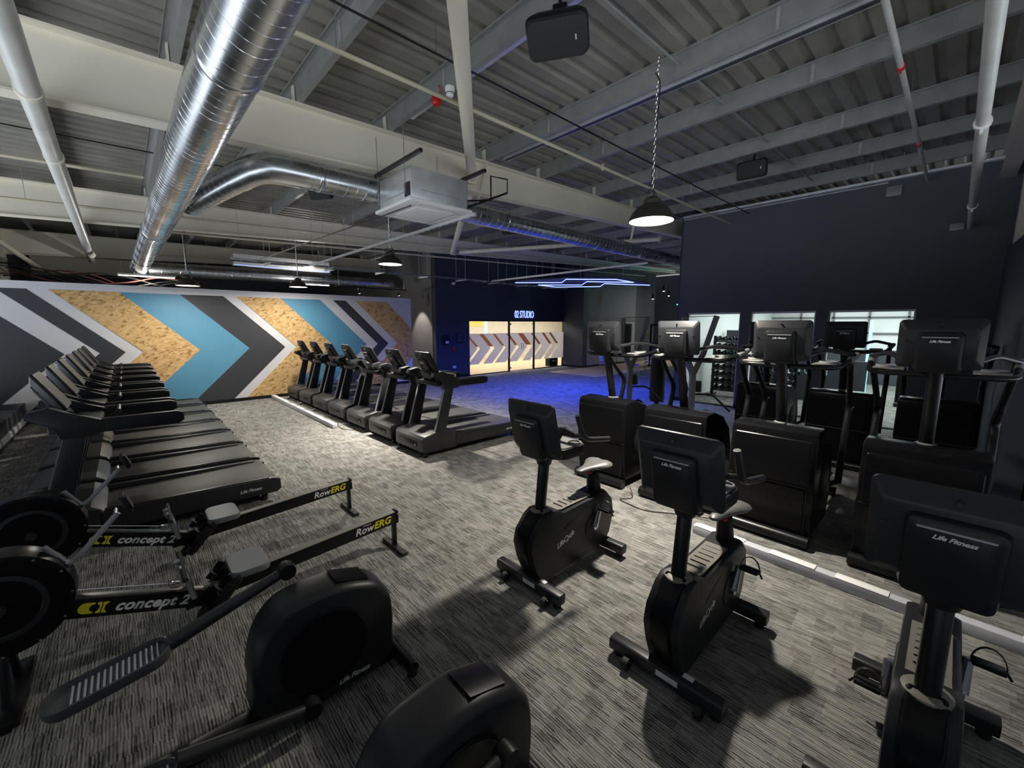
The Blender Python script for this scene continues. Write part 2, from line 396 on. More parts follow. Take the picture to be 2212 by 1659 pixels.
# chevron wall
YM = 13.25
b = B().mat('paint_white').b2(-2.6, 7.47, YM, YM+0.25, 0, 2.98)
b.b2(-2.6, 7.47, YM-0.012, YM, 2.86, 2.98)
ZA, ZT = 1.44, 2.82
def chev(bld, xa0, xa1, m, y, th, zlo=0.06, zhi=ZT, xmax=7.47, xmin=-2.6):
    """band between two 45 degree chevron edges whose points sit at xa0 < xa1"""
    bld.mat(m)
    for (za, zb) in ((zlo, ZA), (ZA, zhi)):
        def xe(a, z): return a - abs(z-ZA)
        poly = [(xe(xa0, za), za), (xe(xa1, za), za), (xe(xa1, zb), zb), (xe(xa0, zb), zb)]
        # clip to xmin..xmax
        for lim, sgn in ((xmax, 1), (xmin, -1)):
            out = []
            for k in range(len(poly)):
                p, q = poly[k], poly[(k+1) % len(poly)]
                pin, qin = sgn*p[0] <= sgn*lim, sgn*q[0] <= sgn*lim
                if pin: out.append(p)
                if pin != qin:
                    t = (lim-p[0])/(q[0]-p[0]); out.append((lim, p[1]+t*(q[1]-p[1])))
            poly = out
            if not poly: break
        if len(poly) < 3: continue
        cl2 = []
        for p in poly:
            if not cl2 or (abs(p[0]-cl2[-1][0])+abs(p[1]-cl2[-1][1])) > 1e-5: cl2.append(p)
        if abs(cl2[0][0]-cl2[-1][0])+abs(cl2[0][1]-cl2[-1][1]) < 1e-5: cl2.pop()
        if len(cl2) > 2: bld.prism(cl2, y-th, y)
for a, c, m, th in ((-6, -1.01, 'paint_dark', 0.006), (-0.46, -0.03, 'paint_dark', 0.006), (0.28, 1.37, 'osb', 0.012), (1.37, 2.47, 'paint_blue', 0.007),
                    (2.47, 3.36, 'paint_dark', 0.006), (3.66, 4.71, 'osb', 0.012), (4.71, 5.79, 'paint_blue', 0.007), (6.18, 6.56, 'paint_dark', 0.006), (6.89, 7.95, 'osb', 0.012)):
    chev(b, a, c, m, YM, th)
struct(b.obj('wall_mural', smooth=False))
struct(B().mat('black_plastic').b2(-2.6, 7.48, YM-0.03, YM, 0, 0.085).obj('baseboard_mural', smooth=False))
# wall behind (runs away from the studio corner) and far walls
struct(B().mat('paint_grey').b2(8.55, 8.75, 13.6, 24, 0, 4.95).obj('wall_back_side', smooth=False))
struct(B().mat('paint_navy').b2(-2.6, 8.75, 23.9, 24.1, 0, 4.95).obj('wall_back', smooth=False))
struct(B().mat('paint_navy').b2(-2.7, -2.5, 13.25, 24, 0, 4.7).obj('wall_left', smooth=False))
o = B().mat('paint_dark').b2(-2.5, -1.68, 6.0, 13.2, 0, 0.46, 0.01).mat('trunk').b2(-1.68, -1.655, 6.0, 13.2, 0.10, 0.2).obj('trim_2', smooth=False); struct(o)
# studio wall with glazed front
YS = 13.35
b = B().mat('paint_navy').b2(8.55, 10.10, YS, YS+0.2, 0, 2.24).b2(8.55, 17.6, YS, YS+0.2, 2.24, 5.1).b2(16.06, 17.6, YS, YS+0.2, 0, 2.24)
struct(b.obj('wall_studio', smooth=False))
struct(B().mat('paint_navy').b2(15.95, 16.3, 12.15, YS, 0, 5.1).obj('wall_pillar', smooth=False))
struct(B().mat('black_plastic').b2(8.53, 10.1, YS-0.02, YS, 0, 0.1).b2(15.93, 15.95, 12.13, YS, 0, 0.1).b2(15.93, 20.6, 12.10, 12.12, 0, 0.1).obj('baseboard_studio', smooth=False))
b = B().mat('paint_dark').b2(16.3, 20.6, 12.15, 12.35, 2.2, 5.1).mat('concrete').b2(16.3, 20.6, 12.15, 12.35, 0.1, 2.2).b2(16.3, 20.6, 12.15, 12.35, 0, 0.1)
b.mat('black_plastic')
for z in (0.78, 1.48): b.b2(16.3, 20.0, 12.143, 12.15, z, z+0.012)
for x in (17.6, 18.9): b.b2(x, x+0.012, 12.143, 12.15, 0.1, 2.2)
struct(b.obj('wall_concrete', smooth=False))
# studio interior
struct(B().mat('wood').b2(8.75, 25, YS+0.2, 19.5, -0.02, 0.012).obj('floor_studio', smooth=False))
b = B().mat('studio_wall').b2(8.75, 25, 19.4, 19.6, 0, 3.2).b2(24.9, 25, YS+0.2, 19.5, 0, 3.2).mat('paint_navy').b2(17.6, 25, YS+0.05, YS+0.2, 0, 5.2).mat('studio_wall').b2(8.75, 8.85, YS+0.2, 19.5, 0, 3.2).b2(8.75, 25, YS+0.2, 19.5, 3.1, 3.2)
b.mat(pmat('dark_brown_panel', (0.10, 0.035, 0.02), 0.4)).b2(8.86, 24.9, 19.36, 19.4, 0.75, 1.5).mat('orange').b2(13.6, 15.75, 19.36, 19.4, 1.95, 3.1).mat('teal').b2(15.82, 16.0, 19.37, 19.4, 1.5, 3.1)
struct(b.obj('wall_studio_inside', smooth=False))
w = struct(B().mat('black_plastic').b2(10.10, 10.13, YS+0.02, YS+0.10, 0, 2.24).b2(12.29, 12.35, YS+0.02, YS+0.10, 0, 2.24).b2(13.86, 13.92, YS+0.02, YS+0.10, 0, 2.24)
           .b2(16.02, 16.06, YS+0.02, YS+0.10, 0, 2.24).b2(10.1, 16.06, YS+0.02, YS+0.10, 2.2, 2.24).b2(10.1, 12.3, YS+0.02, YS+0.10, 0, 0.035).b2(13.9, 16.06, YS+0.02, YS+0.10, 0, 0.035)
           .obj('window_4', smooth=False))
B().mat('glass').b2(10.13, 12.29, YS+0.055, YS+0.065, 0.035, 2.2).obj('pane', w, smooth=False)
B().mat('glass').b2(13.92, 16.02, YS+0.055, YS+0.065, 0.035, 2.2).obj('pane', w, smooth=False)
def film(x0, x1, name, parent):
    # grey frosted band with clear chevron slots: slots lie between the bands
    fb = B(); global ZA, ZT
    sa = ZA; ZA = 1.08
    slots = [(10.55, 10.68), (11.25, 11.48), (11.98, 12.12), (12.75, 12.92), (13.45, 13.78), (14.28, 14.45), (15.02, 15.2), (15.52, 15.7)]
    edges = [9.0] + [v for s in slots for v in s] + [18.0]
    for k in range(0, len(edges), 2):
        chev(fb, edges[k], edges[k+1], 'film', YS+0.054, 0.002, 0.44, 1.70, xmax=x1, xmin=x0)
    ZA = sa
    return fb.obj(name, parent, smooth=False)
film(10.14, 12.28, 'frosted_film', w); film(13.93, 16.01, 'frosted_film', w)
dr = struct(B().mat('glass').b2(12.37, 13.10, YS+0.055, YS+0.067, 0.01, 2.19).b2(13.11, 13.84, YS+0.055, YS+0.067, 0.01, 2.19).obj('door_1', smooth=False))
film(12.38, 13.83, 'frosted_film', dr)
b = B().mat('chrome')
for x in (12.39, 13.78):
    for z in (0.12, 2.05): b.b2(x, x+0.06, YS+0.04, YS+0.08, z, z+0.07)
b.obj('door_hinge', dr, smooth=False)
B().mat('chrome').cyl((13.05, YS+0.02, 0.95), (13.05, YS+0.02, 1.25), 0.012, 8).cyl((13.16, YS+0.02, 0.95), (13.16, YS+0.02, 1.25), 0.012, 8).obj('door_handle', dr)
sg = thing('studio_sign', 'lit pale blue lettering reading 02 STUDIO above the glass doors', 'sign', (13.2, YS, 2.50))
B().mat('neon_sign').mesh(text_me('02 STUDIO', 0.42, 0.012, 0, 0.95, 0.004), frame((0, -0.02, 0), (1, 0, 0), (0, 0, 1)) @ Matrix.Diagonal((0.62, 1.05, 1, 1))).obj('lettering', sg, smooth=False)
# small things on the studio wall
def small(name, bld, loc, label, cat, group=None):
    o = bld.obj(name); o.location = loc; return tag(o, label, cat, group)
t = thing('wall_sanitiser', 'black wall dispenser with a pale panel left of the studio glass', 'dispenser', (8.95, YS, 1.5))
B().mat('black_plastic').box((0, -0.05, 0), (0.28, 0.1, 0.34), None, 0.03).obj('body', t)
B().mat('white').box((0.02, -0.105, -0.10), (0.14, 0.012, 0.1), None, 0.003).obj('panel', t)
small('notice_board', B().mat('black_plastic').box((0, -0.015, 0), (0.32, 0.03, 0.38), None, 0.005).mat('paint_dark').box((0, -0.032, 0), (0.27, 0.006, 0.33)), (9.62, YS, 1.55), 'small dark framed notice left of the studio glass', 'notice')
t = thing('fire_alarm_call_point', 'red fire alarm call point low on the blue wall', 'alarm', (9.33, YS, 1.18))
B().mat('red').box((0, -0.025, -0.05), (0.14, 0.05, 0.14), None, 0.006).obj('body', t)
B().mat('paint_dark').box((0, -0.012, 0.14), (0.12, 0.02, 0.1), None, 0.003).obj('sign_plate', t)
t = thing('wall_socket', 'white double wall socket near the studio floor', 'socket', (9.35, YS, 0.42))
B().mat('white').box((0, -0.01, 0), (0.15, 0.02, 0.09), None, 0.004).obj('face_plate', t)
t = thing('security_camera', 'white dome security camera high on the dark studio wall', 'camera', (9.35, YS, 3.62))
B().mat('white').lathe([(0.055, 0), (0.06, -0.03), (0.05, -0.06)], seg=16, axis='y').obj('mount', t)
B().mat('white').lathe([(0.05, -0.05), (0.055, -0.09), (0.035, -0.13), (0.008, -0.145)], seg=16, axis='y').obj('dome', t)
t = thing('speaker_cabinet', 'small black box on the floor behind the right studio pane', 'box', (15.6, YS+0.45, 0.012))
B().mat('black_plastic').box((0, 0, 0.2), (0.62, 0.3, 0.4), None, 0.02).obj('body', t); B().mat('logo_white').box((0, -0.152, 0.25), (0.25, 0.004, 0.05)).obj('label_plate', t)
t = thing('floor_fan', 'round black fan inside the studio at the left pane', 'fan', (11.6, 16.0, 0.012))
B().mat('black_metal').cyl((0, 0, 0.02), (0, 0, 1.1), 0.02, 8).lathe([(0.2, 0), (0.2, 0.02)], seg=16).obj('stand', t)
b = B().mat('black_metal').lathe([(0.24, -0.05), (0.26, 0), (0.24, 0.05), (0.21, 0.05), (0.21, -0.05), (0.24, -0.05)], (0, 0, 1.2), 20, 'y', True)
for k in range(6): b.box((0.1*math.cos(k*PI/3), 0, 1.2+0.1*math.sin(k*PI/3)), (0.2, 0.01, 0.02), (0, -k*PI/3, 0))
b.obj('fan_cage', t)
# room behind the window wall
struct(B().mat('carpet').b2(11.0, 19, -2.0, 5.2, 0.0, 0.006).obj('floor_inner_room', smooth=False))
b = B().mat('room_white').b2(19, 19.1, -2.0, 5.2, 0, 3.2).b2(11.19, 19, -2.1, -2.0, 0, 3.2).b2(11.19, 19, -2.0, 5.2, 3.1, 3.2)
b.mat('room_white').b2(11.19, 19, 5.1, 5.2, 0, 3.2)
b.mat('paint_dark').b2(18.9, 19, 0.2, 5.1, 0, 1.2).b2(15.2, 15.3, 2.4, 4.9, 0, 0.95)
b.mat('black_plastic').b2(15.2, 15.28, 0.55, 0.62, 0, 3.1)
b.mat('paint_grey')
for q in range(7): b.b2(18.93, 19, -1.9+q, -1.84+q, 1.2, 3.1)
for z in (1.75, 2.3, 2.75): b.b2(18.93, 19, -2, 5.1, z, z+0.05)
b.mat('silver_grey').b2(16.4, 16.5, 2.2, 5.1, 1.87, 2.0).b2(16.4, 16.5, -2, 5.1, 2.55, 2.72)
b.mat(pmat('pale_red_panel', (0.60, 0.25, 0.28), 0.6)).b2(16.35, 16.45, 3.9, 4.6, 1.25, 1.7)
b.mat('paint_dark').b2(14.0, 14.1, 3.45, 5.0, 0, 1.9)
struct(b.obj('wall_inner_room', smooth=False))
for i, (x, y) in enumerate(((13.2, 0.6), (13.2, 3.6), (16.6, 0.6), (16.6, 3.6))):
    t = thing('panel_lamp', 'bright square ceiling light in the room behind the windows', 'light', (x, y, 3.1), 'ceiling panels of the bright inner room')
    B().mat('white').b2(-0.32, 0.32, -0.32, 0.32, -0.03, 0.0).obj('frame', t, smooth=False)
    B().mat('panel_glow').b2(-0.29, 0.29, -0.29, 0.29, -0.036, -0.028).obj('diffuser', t, smooth=False)
for i, (y, n) in enumerate(((1.75, 'left'), (0.95, 'right'))):
    small('light_strip', B().mat('teal').b2(-0.02, 0.02, -0.04, 0.04, 0, 2.2), (16.2, y, 0.006), 'upright glowing teal strip behind the right hand window, the %s of the two' % n, 'light', 'teal light strips')
t = thing('gym_sign', 'low dark panel with the pale word GYM behind the middle window', 'sign', (13.6, 2.75, 0.0))
B().mat('paint_dark').b2(-0.04, 0.04, -1.3, 1.3, 0.006, 1.15).obj('panel', t, smooth=False)
B().mat(pmat('pale_teal_print', (0.35, 0.55, 0.60), 0.5)).mesh(text_me('GYM', 0.26, 0.003), frame((-0.045, -0.25, 0.82), (0, -1, 0), (0, 0, 1))).b2(-0.046, -0.04, 0.1, 0.6, 0.72, 0.78).b2(-0.046, -0.04, 0.1, 0.16, 0.72, 0.92).b2(-0.046, -0.04, 0.54, 0.6, 0.72, 0.86).b2(-0.046, -0.04, 0.1, 0.45, 0.88, 0.94).obj('lettering', t, smooth=False)
# dumbbell racks
def rack_model():
    t = thing('weight_rack', '', 'rack', (0, 0, 0), 'weight racks behind the left window')
    for s in (-0.45, 0.45):
        B().mat('black_metal').b2(-0.28, 0.28, s-0.03, s+0.03, 0, 0.06).b2(-0.03, 0.05, s-0.03, s+0.03, 0.06, 1.75).obj('upright', t, smooth=False)
    for k in range(8):
        z = 0.22 + k*0.2
        B().mat('dark_metal').box((0, 0, z), (0.3, 0.9, 0.02), (0, -0.25, 0)).obj('shelf', t, smooth=False)
        b = B()
        for j in range(5):
            yy = -0.36 + j*0.18
            b.mat('chrome').cyl((-0.09, yy, z+0.06), (0.09, yy, z+0.06), 0.013, 6).mat('rubber').cyl((-0.13, yy, z+0.05), (-0.06, yy, z+0.055), 0.05, 8).cyl((0.13, yy, z+0.08), (0.06, yy, z+0.075), 0.05, 8)
        o = b.obj('dumbbell_row', t); o['kind'] = 'stuff'
    return t
rk = rack_model(); rk.location = (12.6, 4.35, 0.006); rk['label'] = 'dumbbell rack behind the left window, the one nearer the opening'
dup(rk, (12.9, 3.25, 0.006), 'dumbbell rack behind the left window, beside the dark wall post')
# inner room silhouettes: exercise machines
def cable_tower(label, loc, group):
    t = thing('training_tower', label, 'exercise machine', loc, group)
    B().mat('tower').tube(arc([(0, 0, 0.04), (0, 0, 1.22), (0.0, 0.19, 1.6), (0.0, 0.21, 2.22)], 0.08), 0.062, 4).obj('upright', t, smooth=False)
    B().mat('tower').tube([(0, 0, 1.2), (0.0, -0.16, 1.6), (0.0, -0.34, 2.23)], 0.05, 4).obj('slanted_mast', t, smooth=False)
    B().mat('black_metal').b2(-0.45, 0.6, -0.05, 0.05, 0, 0.08, 0.01).b2(-0.45, -0.37, -0.35, 0.35, 0, 0.08, 0.01).obj('base', t, smooth=False)
    B().mat('black_metal').cyl((0, 0.21, 2.22), (0, -0.34, 2.23), 0.006, 6).obj('top_cable', t)
    B().mat('black_plastic').b2(-0.02, 0.03, 0.02, 0.14, 1.5, 2.1).obj('screen_panel', t, smooth=False)
    B().mat('rubber').tube(arc([(0.0, 0.05, 0.85), (0.25, -0.25, 0.86), (0.45, -0.5, 0.55)], 0.1), 0.018, 8).obj('cable_loop', t)
    B().mat('black_plastic').box((0.05, -0.08, 1.0), (0.1, 0.1, 0.2), None, 0.015).obj('adjuster', t)
    return t
cable_tower('grey Y shaped training tower behind the leftmost cross trainer', (7.3, 4.37, 0), 'Y shaped training towers')
cable_tower('grey Y shaped training tower in front of the left window', (7.3, 3.12, 0), 'Y shaped training towers')
small('punch_bag', B().mat('rubber').lathe([(0.02, 1.45), (0.1, 1.42), (0.15, 1.36), (0.155, 0.5), (0.13, 0.44), (0.02, 0.42)], seg=20).mat('black_metal').cyl((0, 0, 0.0), (0, 0, 0.44), 0.05, 8).lathe([(0.25, 0), (0.25, 0.03), (0.05, 0.06)], seg=16), (8.3, 4.3, 0), 'black free standing punch bag between the two training towers', 'punch bag')

# ------------------------------------------------------------------ services under the roof
def spiral_duct(b, p0, p1, R, pitch=0.11):
    p0, p1 = Vector(p0), Vector(p1); L = (p1-p0).length; d = (p1-p0).normalized()
    b.mat('galv').tube([p0, p1], R, 40)
    up = Vector((0, 0, 1)); s = d.cross(up).normalized(); u = s.cross(d)
    b.mat('galv_seam'); turns = L/pitch; n = int(turns*20)
    path = [p0 + d*(L*k/n) + (s*math.cos(2*PI*turns*k/n) + u*math.sin(2*PI*turns*k/n))*(R+0.0005) for k in range(n+1)]
    b.tube(path, 0.0024, 4)
def collar(b, p, d, R):
    p = Vector(p); d = Vector(d).normalized()
    b.mat('galv').tube([p-d*0.03, p-d*0.02, p+d*0.02, p+d*0.03], [R+0.001, R+0.008, R+0.008, R+0.001], 40)
t = thing('spiral_duct', 'large galvanised spiral duct running away from the camera overhead', 'duct', (0.67, 0, 3.70))
b = B(); spiral_duct(b, (0.026, -2.0, 0.01), (-0.21, 15.9, -0.08), 0.185); b.obj('main_run', t)
for yy in (3.15, 9.3, 13.4, 15.9):
    b = B(); collar(b, (-0.21*yy/15.9, yy, -0.08*yy/15.9), (-0.013, 1, -.005), 0.185); b.obj('collar', t)
B().mat('rubber').tube([(0.13, 2.2, 0.14), (0.16, 2.7, 0.115), (0.14, 3.1, 0.125)], 0.012, 6).obj('sealing_strip', t)
t = thing('branch_duct', 'spiral duct branching off and running along the cream beam to the right', 'duct', (0.0, 0.0, 3.93))
b = B(); spiral_duct(b, (0.80, 7.25, -0.22), (1.28, 5.98, -0.02), 0.16); b.obj('elbow_run', t)
b = B().mat('galv').tube(arc([(1.20, 6.2, -0.055), (1.37, 5.76, 0), (1.85, 5.74, 0)], 0.25, 4), 0.166, 32); b.obj('elbow', t)
b = B(); spiral_duct(b, (1.8, 5.745, 0), (13.5, 5.80, 0.0), 0.16, 0.13); b.obj('long_run', t)
for xx in (2.0, 5.2, 9.0):
    b = B(); collar(b, (xx, 5.745+0.0047*(xx-1.8), 0), (1, 0.0047, 0), 0.16); b.obj('collar', t)
t = thing('back_duct', 'spiral duct running right just above the chevron wall', 'duct', (0.46, 15.7, 3.62))
b = B(); spiral_duct(b, (0.2, 0, 0), (7.6, 0.0, 0.05), 0.17, 0.14); b.obj('run', t)
b = B(); collar(b, (2.6, 0, 0.02), (1, 0, 0), 0.17); b.obj('collar', t)
# round roof bracing
def tubeobj(name, pts, r, mat, label, cat, group=None, seg=14):
    o = B().mat(mat).tube(pts, r, seg).obj(name); return tag(o, label, cat, group)
t = thing('roof_tie', 'long pale round steel tube overhead at the far left', 'tube', (-0.36, 0, 3.93))
B().mat('white_tube').tube([(0.06, -1, 0), (-0.14, 17.6, 0)], 0.075, 18).obj('tube', t)
for yy in (5.2, 7.0, 16.0):
    B().mat('cream').tube([(0.03-0.0075*yy, yy-0.03, 0), (0.03-0.0075*yy, yy+0.03, 0)], 0.085, 18).obj('clamp', t)
def brace(p0, p1, r, label):
    p0, p1 = Vector(p0), Vector(p1); t = thing('roof_brace', label, 'brace', tuple(p0), 'round diagonal roof braces')
    d = p1-p0
    B().mat('cream').tube([(0, 0, 0), d], r, 18).obj('tube', t)
    B().mat('cream').box(d, (0.17, 0.02, 0.2), (0, 0, 0)).obj('end_plate', t)
    return t
brace((1.0, 1.5, 4.36), (4.30, 5.55, 4.42), 0.075, 'thick cream diagonal tube joining the cream beam above the cassette')
brace((4.6, 6.0, 4.35), (8.0, 11.4, 4.4), 0.07, 'cream diagonal tube behind the long branch duct')
brace((8.2, 11.3, 4.4), (11.5, 6.1, 4.5), 0.06, 'pale diagonal tube running right behind the branch duct')
t = thing('flange_strut', 'short flat cream strut on the beam right of the thick diagonal tube', 'strut', (4.66, 5.585, 4.72))
B().mat('cream').box((-0.1, 0.02, -0.28), (0.012, 0.055, 0.75), (0.0, 0.28, 0)).obj('bar', t, smooth=False)
t = thing('flange_strut', 'short flat cream strut beside the near pendant lamp', 'strut', (9.35, 5.585, 4.72))
B().mat('cream').box((-0.1, 0.02, -0.28), (0.012, 0.055, 0.75), (0.0, 0.28, 0)).obj('bar', t, smooth=False)
# pipes and conduits along X
def pipe_x(name, y, z, x0, x1, r, mat, label, group, clamps=(), sl=0.022, hang=(), cm='cream'):
    t = thing(name, label, 'pipe', (x0, y, z), group)
    B().mat(mat).tube([(0, 0, 0), (x1-x0, 0, sl*(x1-x0))], r, 12).obj('tube', t)
    for c in clamps:
        zz = sl*(c-x0)
        B().mat(cm).tube([(c-x0-0.025, 0, zz), (c-x0+0.025, 0, zz)], r*1.35, 12).box((c-x0, 0, zz+r*1.6), (0.04, 0.02, r*1.6)).box((c-x0, 0, zz-r*1.5), (0.04, 0.02, r*1.2)).obj('coupling', t)
    for c in hang:
        zz = sl*(c-x0); top = ztop(c)+PD - z
        B().mat('steel').cyl((c-x0, 0, zz), (c-x0, 0, max(zz+0.05, top)), 0.004, 6).obj('hanger', t)
    return t
pipe_x('sprinkler_pipe', 3.97, 4.47, 1.0, 10.9, 0.022, 'cream_pipe', 'cream sprinkler pipe running under the roof from the duct to the dark wall', 'cream sprinkler pipes', (5.6,), 0.0, (1.6, 4.4, 5.3, 8.3), 'cream_pipe')
pipe_x('conduit', 3.62, 4.60, -0.5, 10.95, 0.010, 'black_metal', 'thin black rod parallel to the cream sprinkler pipe', 'thin rods under the roof', (), 0.005, (2.4, 6.1, 9.0))
for a, c, n in ((1.75, 2.9, 'at the top edge'), (2.9, 4.65, 'beside the big speaker'), (4.65, 5.95, 'right of the pendant chain'), (5.95, 7.7, 'leading to the small speaker'), (7.7, 9.2, 'past the small speaker'), (9.2, 10.6, 'nearest the dark wall')):
    o = B().mat('purlin').cyl((a, 2.35, ztop(a)+0.10), (c, 2.35, ztop(c)+0.10), 0.014, 10).obj('anti_sag_rod'); tag(o, 'grey round bar between two purlins, %s' % n, 'rod', 'grey bars between purlins')
pipe_x('conduit_pipe', 0.66, 4.58, 2.0, 10.97, 0.026, 'white_tube', 'grey pipe with red couplings running to the dark wall', 'grey pipes at the right', (5.9, 8.6), 0.012, (3.2, 7.0), 'red')
pipe_x('service_pipe', 0.04, 3.76, 2.5, 10.97, 0.042, 'white_tube', 'thick pale pipe with white couplings at the right edge', 'grey pipes at the right', (5.4, 9.0), 0.0, (3.7, 8.4), 'white')
for y, z, x0, x1, lab in ((10.9, 4.12, -2.2, 12, 'cream pipe in front of the second cream beam'), (8.9, 4.28, -2.2, 0.45, 'short cream pipe left of the big duct'), (16.9, 4.18, 1.0, 16, 'cream pipe in front of the third cream beam'), (11.35, 3.98, 0.9, 20, 'lower cream pipe along the second cream beam')):
    pipe_x('sprinkler_pipe', y, z, x0, x1, 0.024, 'cream_pipe', lab, 'cream sprinkler pipes', (), 0.03, [x0+1.2+2.4*k for k in range(int((x1-x0)/2.6))])
for y, z, x0, x1, lab in ((8.8, 4.66, -2.2, 10, 'thin dark rod above the cassette'), (14.2, 4.5, -2.2, 14, 'thin dark rod above the chevron wall')):
    pipe_x('conduit', y, z, x0, x1, 0.010, 'black_metal', lab, 'thin rods under the roof', (), 0.022)
# bright trunking on the fifth purlin
t = thing('cable_trunking', 'bright galvanised trunking fixed beside the purlin at the pendant chain', 'trunking', (4.80, 0, ztop(4.7)-0.005), 'galvanised trunking')
B().mat('purlin_hi').b2(-0.05, 0.05, -4.3, 5.3, -0.03, 0.03).obj('channel', t, smooth=False)
B().mat('paint_dark').b2(-0.03, 0.03, -4.3, 5.3, -0.033, -0.030).obj('slot', t, smooth=False)
t = thing('cable_trunking', 'bright galvanised trunking beside the purlin with the smoke detector', 'trunking', (3.03, 0, ztop(3.0)+0.06), 'galvanised trunking')
B().mat('purlin_hi').b2(-0.03, 0.03, -4.3, 5.2, -0.02, 0.02).obj('channel', t, smooth=False)
# strut from the cassette to the back, black conduit beside it
t = thing('cable_trunking', 'slim perforated steel strut running back from the cassette', 'trunking', (3.46, 4.4, 3.50), 'galvanised trunking')
B().mat('purlin_hi').b2(-0.02, 0.02, 0.0, 6.6, -0.02, 0.02).obj('channel', t, smooth=False)
b = B().mat('paint_dark')
for k in range(40): b.b2(-0.008, 0.008, 0.05+k*0.16, 0.13+k*0.16, -0.0215, -0.02)
b.obj('slot', t, smooth=False)
for yy in (1.9, 4.3, 6.3): B().mat('steel').cyl((0, yy, 0), (0, yy, ztop(3.46)+PD-3.5), 0.004, 6).obj('hanger', t)
t = thing('conduit', 'black conduit running back from under the cassette', 'pipe', (2.72, 4.75, 3.535), 'thin rods under the roof')
B().mat('black_metal').cyl((0, 0, 0), (-0.22, 6.65, 0.065), 0.009, 8).obj('tube', t)
for q in (1.6, 4.6): B().mat('steel').cyl((-0.033*q, q, 0.01*q), (-0.033*q, q, ztop(2.6)+PD-3.535), 0.003, 6).obj('hanger', t)
# suspended tray past the second beam
t = thing('cable_tray', 'long suspended steel cable tray beyond the second beam', 'tray', (2.0, 12.1, 3.62))
B().mat('galv').b2(0, 12.5, -0.15, -0.14, 0, 0.05).b2(0, 12.5, 0.14, 0.15, 0, 0.05).b2(0, 12.5, -0.15, 0.15, -0.004, 0.0).obj('channel', t, smooth=False)
for k in range(8): B().mat('purlin_hi').b2(0.8+k*1.5, 0.84+k*1.5, -0.3, 0.3, -0.03, -0.004).cyl((0.82+k*1.5, -0.27, 0), (0.82+k*1.5, -0.27, 1.15), 0.005, 6).cyl((0.82+k*1.5, 0.27, 0), (0.82+k*1.5, 0.27, 1.15), 0.005, 6).obj('trapeze_hanger', t, smooth=False)
t = thing('cable_tray', 'cable tray crossing toward the dark wall above the blue neon', 'tray', (10.0, 5.6, 3.62))
B().mat('purlin_hi').b2(-0.03, 0.03, 0, 6.2, 0, 0.05).obj('channel', t, smooth=False)
for k in range(3): B().mat('steel').cyl((0, 1+k*2.2, 0.04), (0, 1+k*2.2, 1.4), 0.005, 6).obj('hanger', t)
# cables in the left corner
b = B(); random.seed(3)
for k in range(9):
    x0 = -2.2 + random.random()*0.4; y0 = 15.2+random.random()*2
    pts = [(x0 + j*0.55, y0+random.uniform(-.15, .15), 3.35 + 0.18*math.sin(j*0.9+k) + random.uniform(-.06, .06) - j*0.035) for j in range(8)]
    b.mat('rubber' if k % 3 else 'copper').tube(arc(([(x0-.1, y0, 4.80)] if k < 1 else []) + pts, 0.2, 3), 0.012 + 0.008*(k % 2), 6)
o = b.obj('cable_bundle'); tag(o, 'tangle of black and rust cables above the left of the chevron wall', 'cables'); o['kind'] = 'stuff'
# left column and knee brace
o = B().mat('cream').b2(-2.45, -2.15, 17.55, 17.85, 0, 4.6).mat('cream').obj('steel_column', smooth=False); tag(o, 'cream steel column in the far left corner', 'column')
o = B().mat('cream').cyl((-2.3, 15.0, 4.35), (-1.55, 17.2, 3.62), 0.06, 12).obj('roof_brace'); tag(o, 'short cream brace beside the far left corner column', 'brace', 'round diagonal roof braces')
# white suspended panel above the studio side
t = thing('heater_panel', 'long white suspended panel above the chevron wall', 'panel', (4.0, 15.2, 3.86))
B().mat('white').b2(-1.4, 1.4, -0.15, 0.15, 0, 0.34, 0.01).obj('casing', t)
B().mat('neon_sign').b2(-1.4, 1.4, -0.155, -0.148, -0.004, 0.012).obj('light_edge', t, smooth=False)
for s in (-1.1, 1.1): B().mat('steel').cyl((s, 0, 0.34), (s, 0, 1.0), 0.004, 6).obj('hanger', t)
# air conditioning cassette
t = thing('cassette_unit', 'square air conditioning cassette with white grille hung under the beam', 'air conditioner', (3.14, 5.13, 3.58))
ac = t
B().mat('purlin_hi').b2(-0.42, 0.42, -0.42, 0.42, 0.04, 0.42, 0.006).mat('purlin').b2(-0.423, -0.42, -0.3, 0.3, 0.14, 0.15).b2(-0.423, -0.42, -0.2, 0.1, 0.28, 0.285).b2(-0.3, 0.3, -0.423, -0.42, 0.16, 0.165).obj('casing', t)
b = B().mat('white').prism(rrect(0.96, 0.96, 0.03), 0.0, 0.04, 0.008, axis='z')
b.obj('face_panel', t)
B().mat('label_white').b2(-0.27, 0.27, -0.27, 0.27, -0.012, 0.002, 0.004).obj('intake_grille', t)
for k, (sx, sy) in enumerate(((1, 0), (-1, 0), (0, 1), (0, -1))):
    B().mat('silver_grey').box((sx*0.36, sy*0.36, 0.0), (0.05 if sx else 0.56, 0.05 if sy else 0.56, 0.008), None, 0.002).mat('white').box((sx*0.36, sy*0.36, -0.006), (0.03 if sx else 0.54, 0.03 if sy else 0.54, 0.004), None, 0.001).obj('air_flap', t)
for s in (-0.47, 0.47):
    B().mat('black_metal').b2(s-0.02, s+0.02, -0.75, 0.42, 0.46, 0.50).obj('hanger_strut', t, smooth=False)
    for q in (-0.36, 0.36): B().mat('steel').cyl((s, q, 0.1), (s, q, 0.95), 0.005, 6).obj('threaded_rod', t)
B().mat('rubber').box((-0.428, -0.33, 0.16), (0.012, 0.12, 0.16), None, 0.004).obj('cable_gland', t)
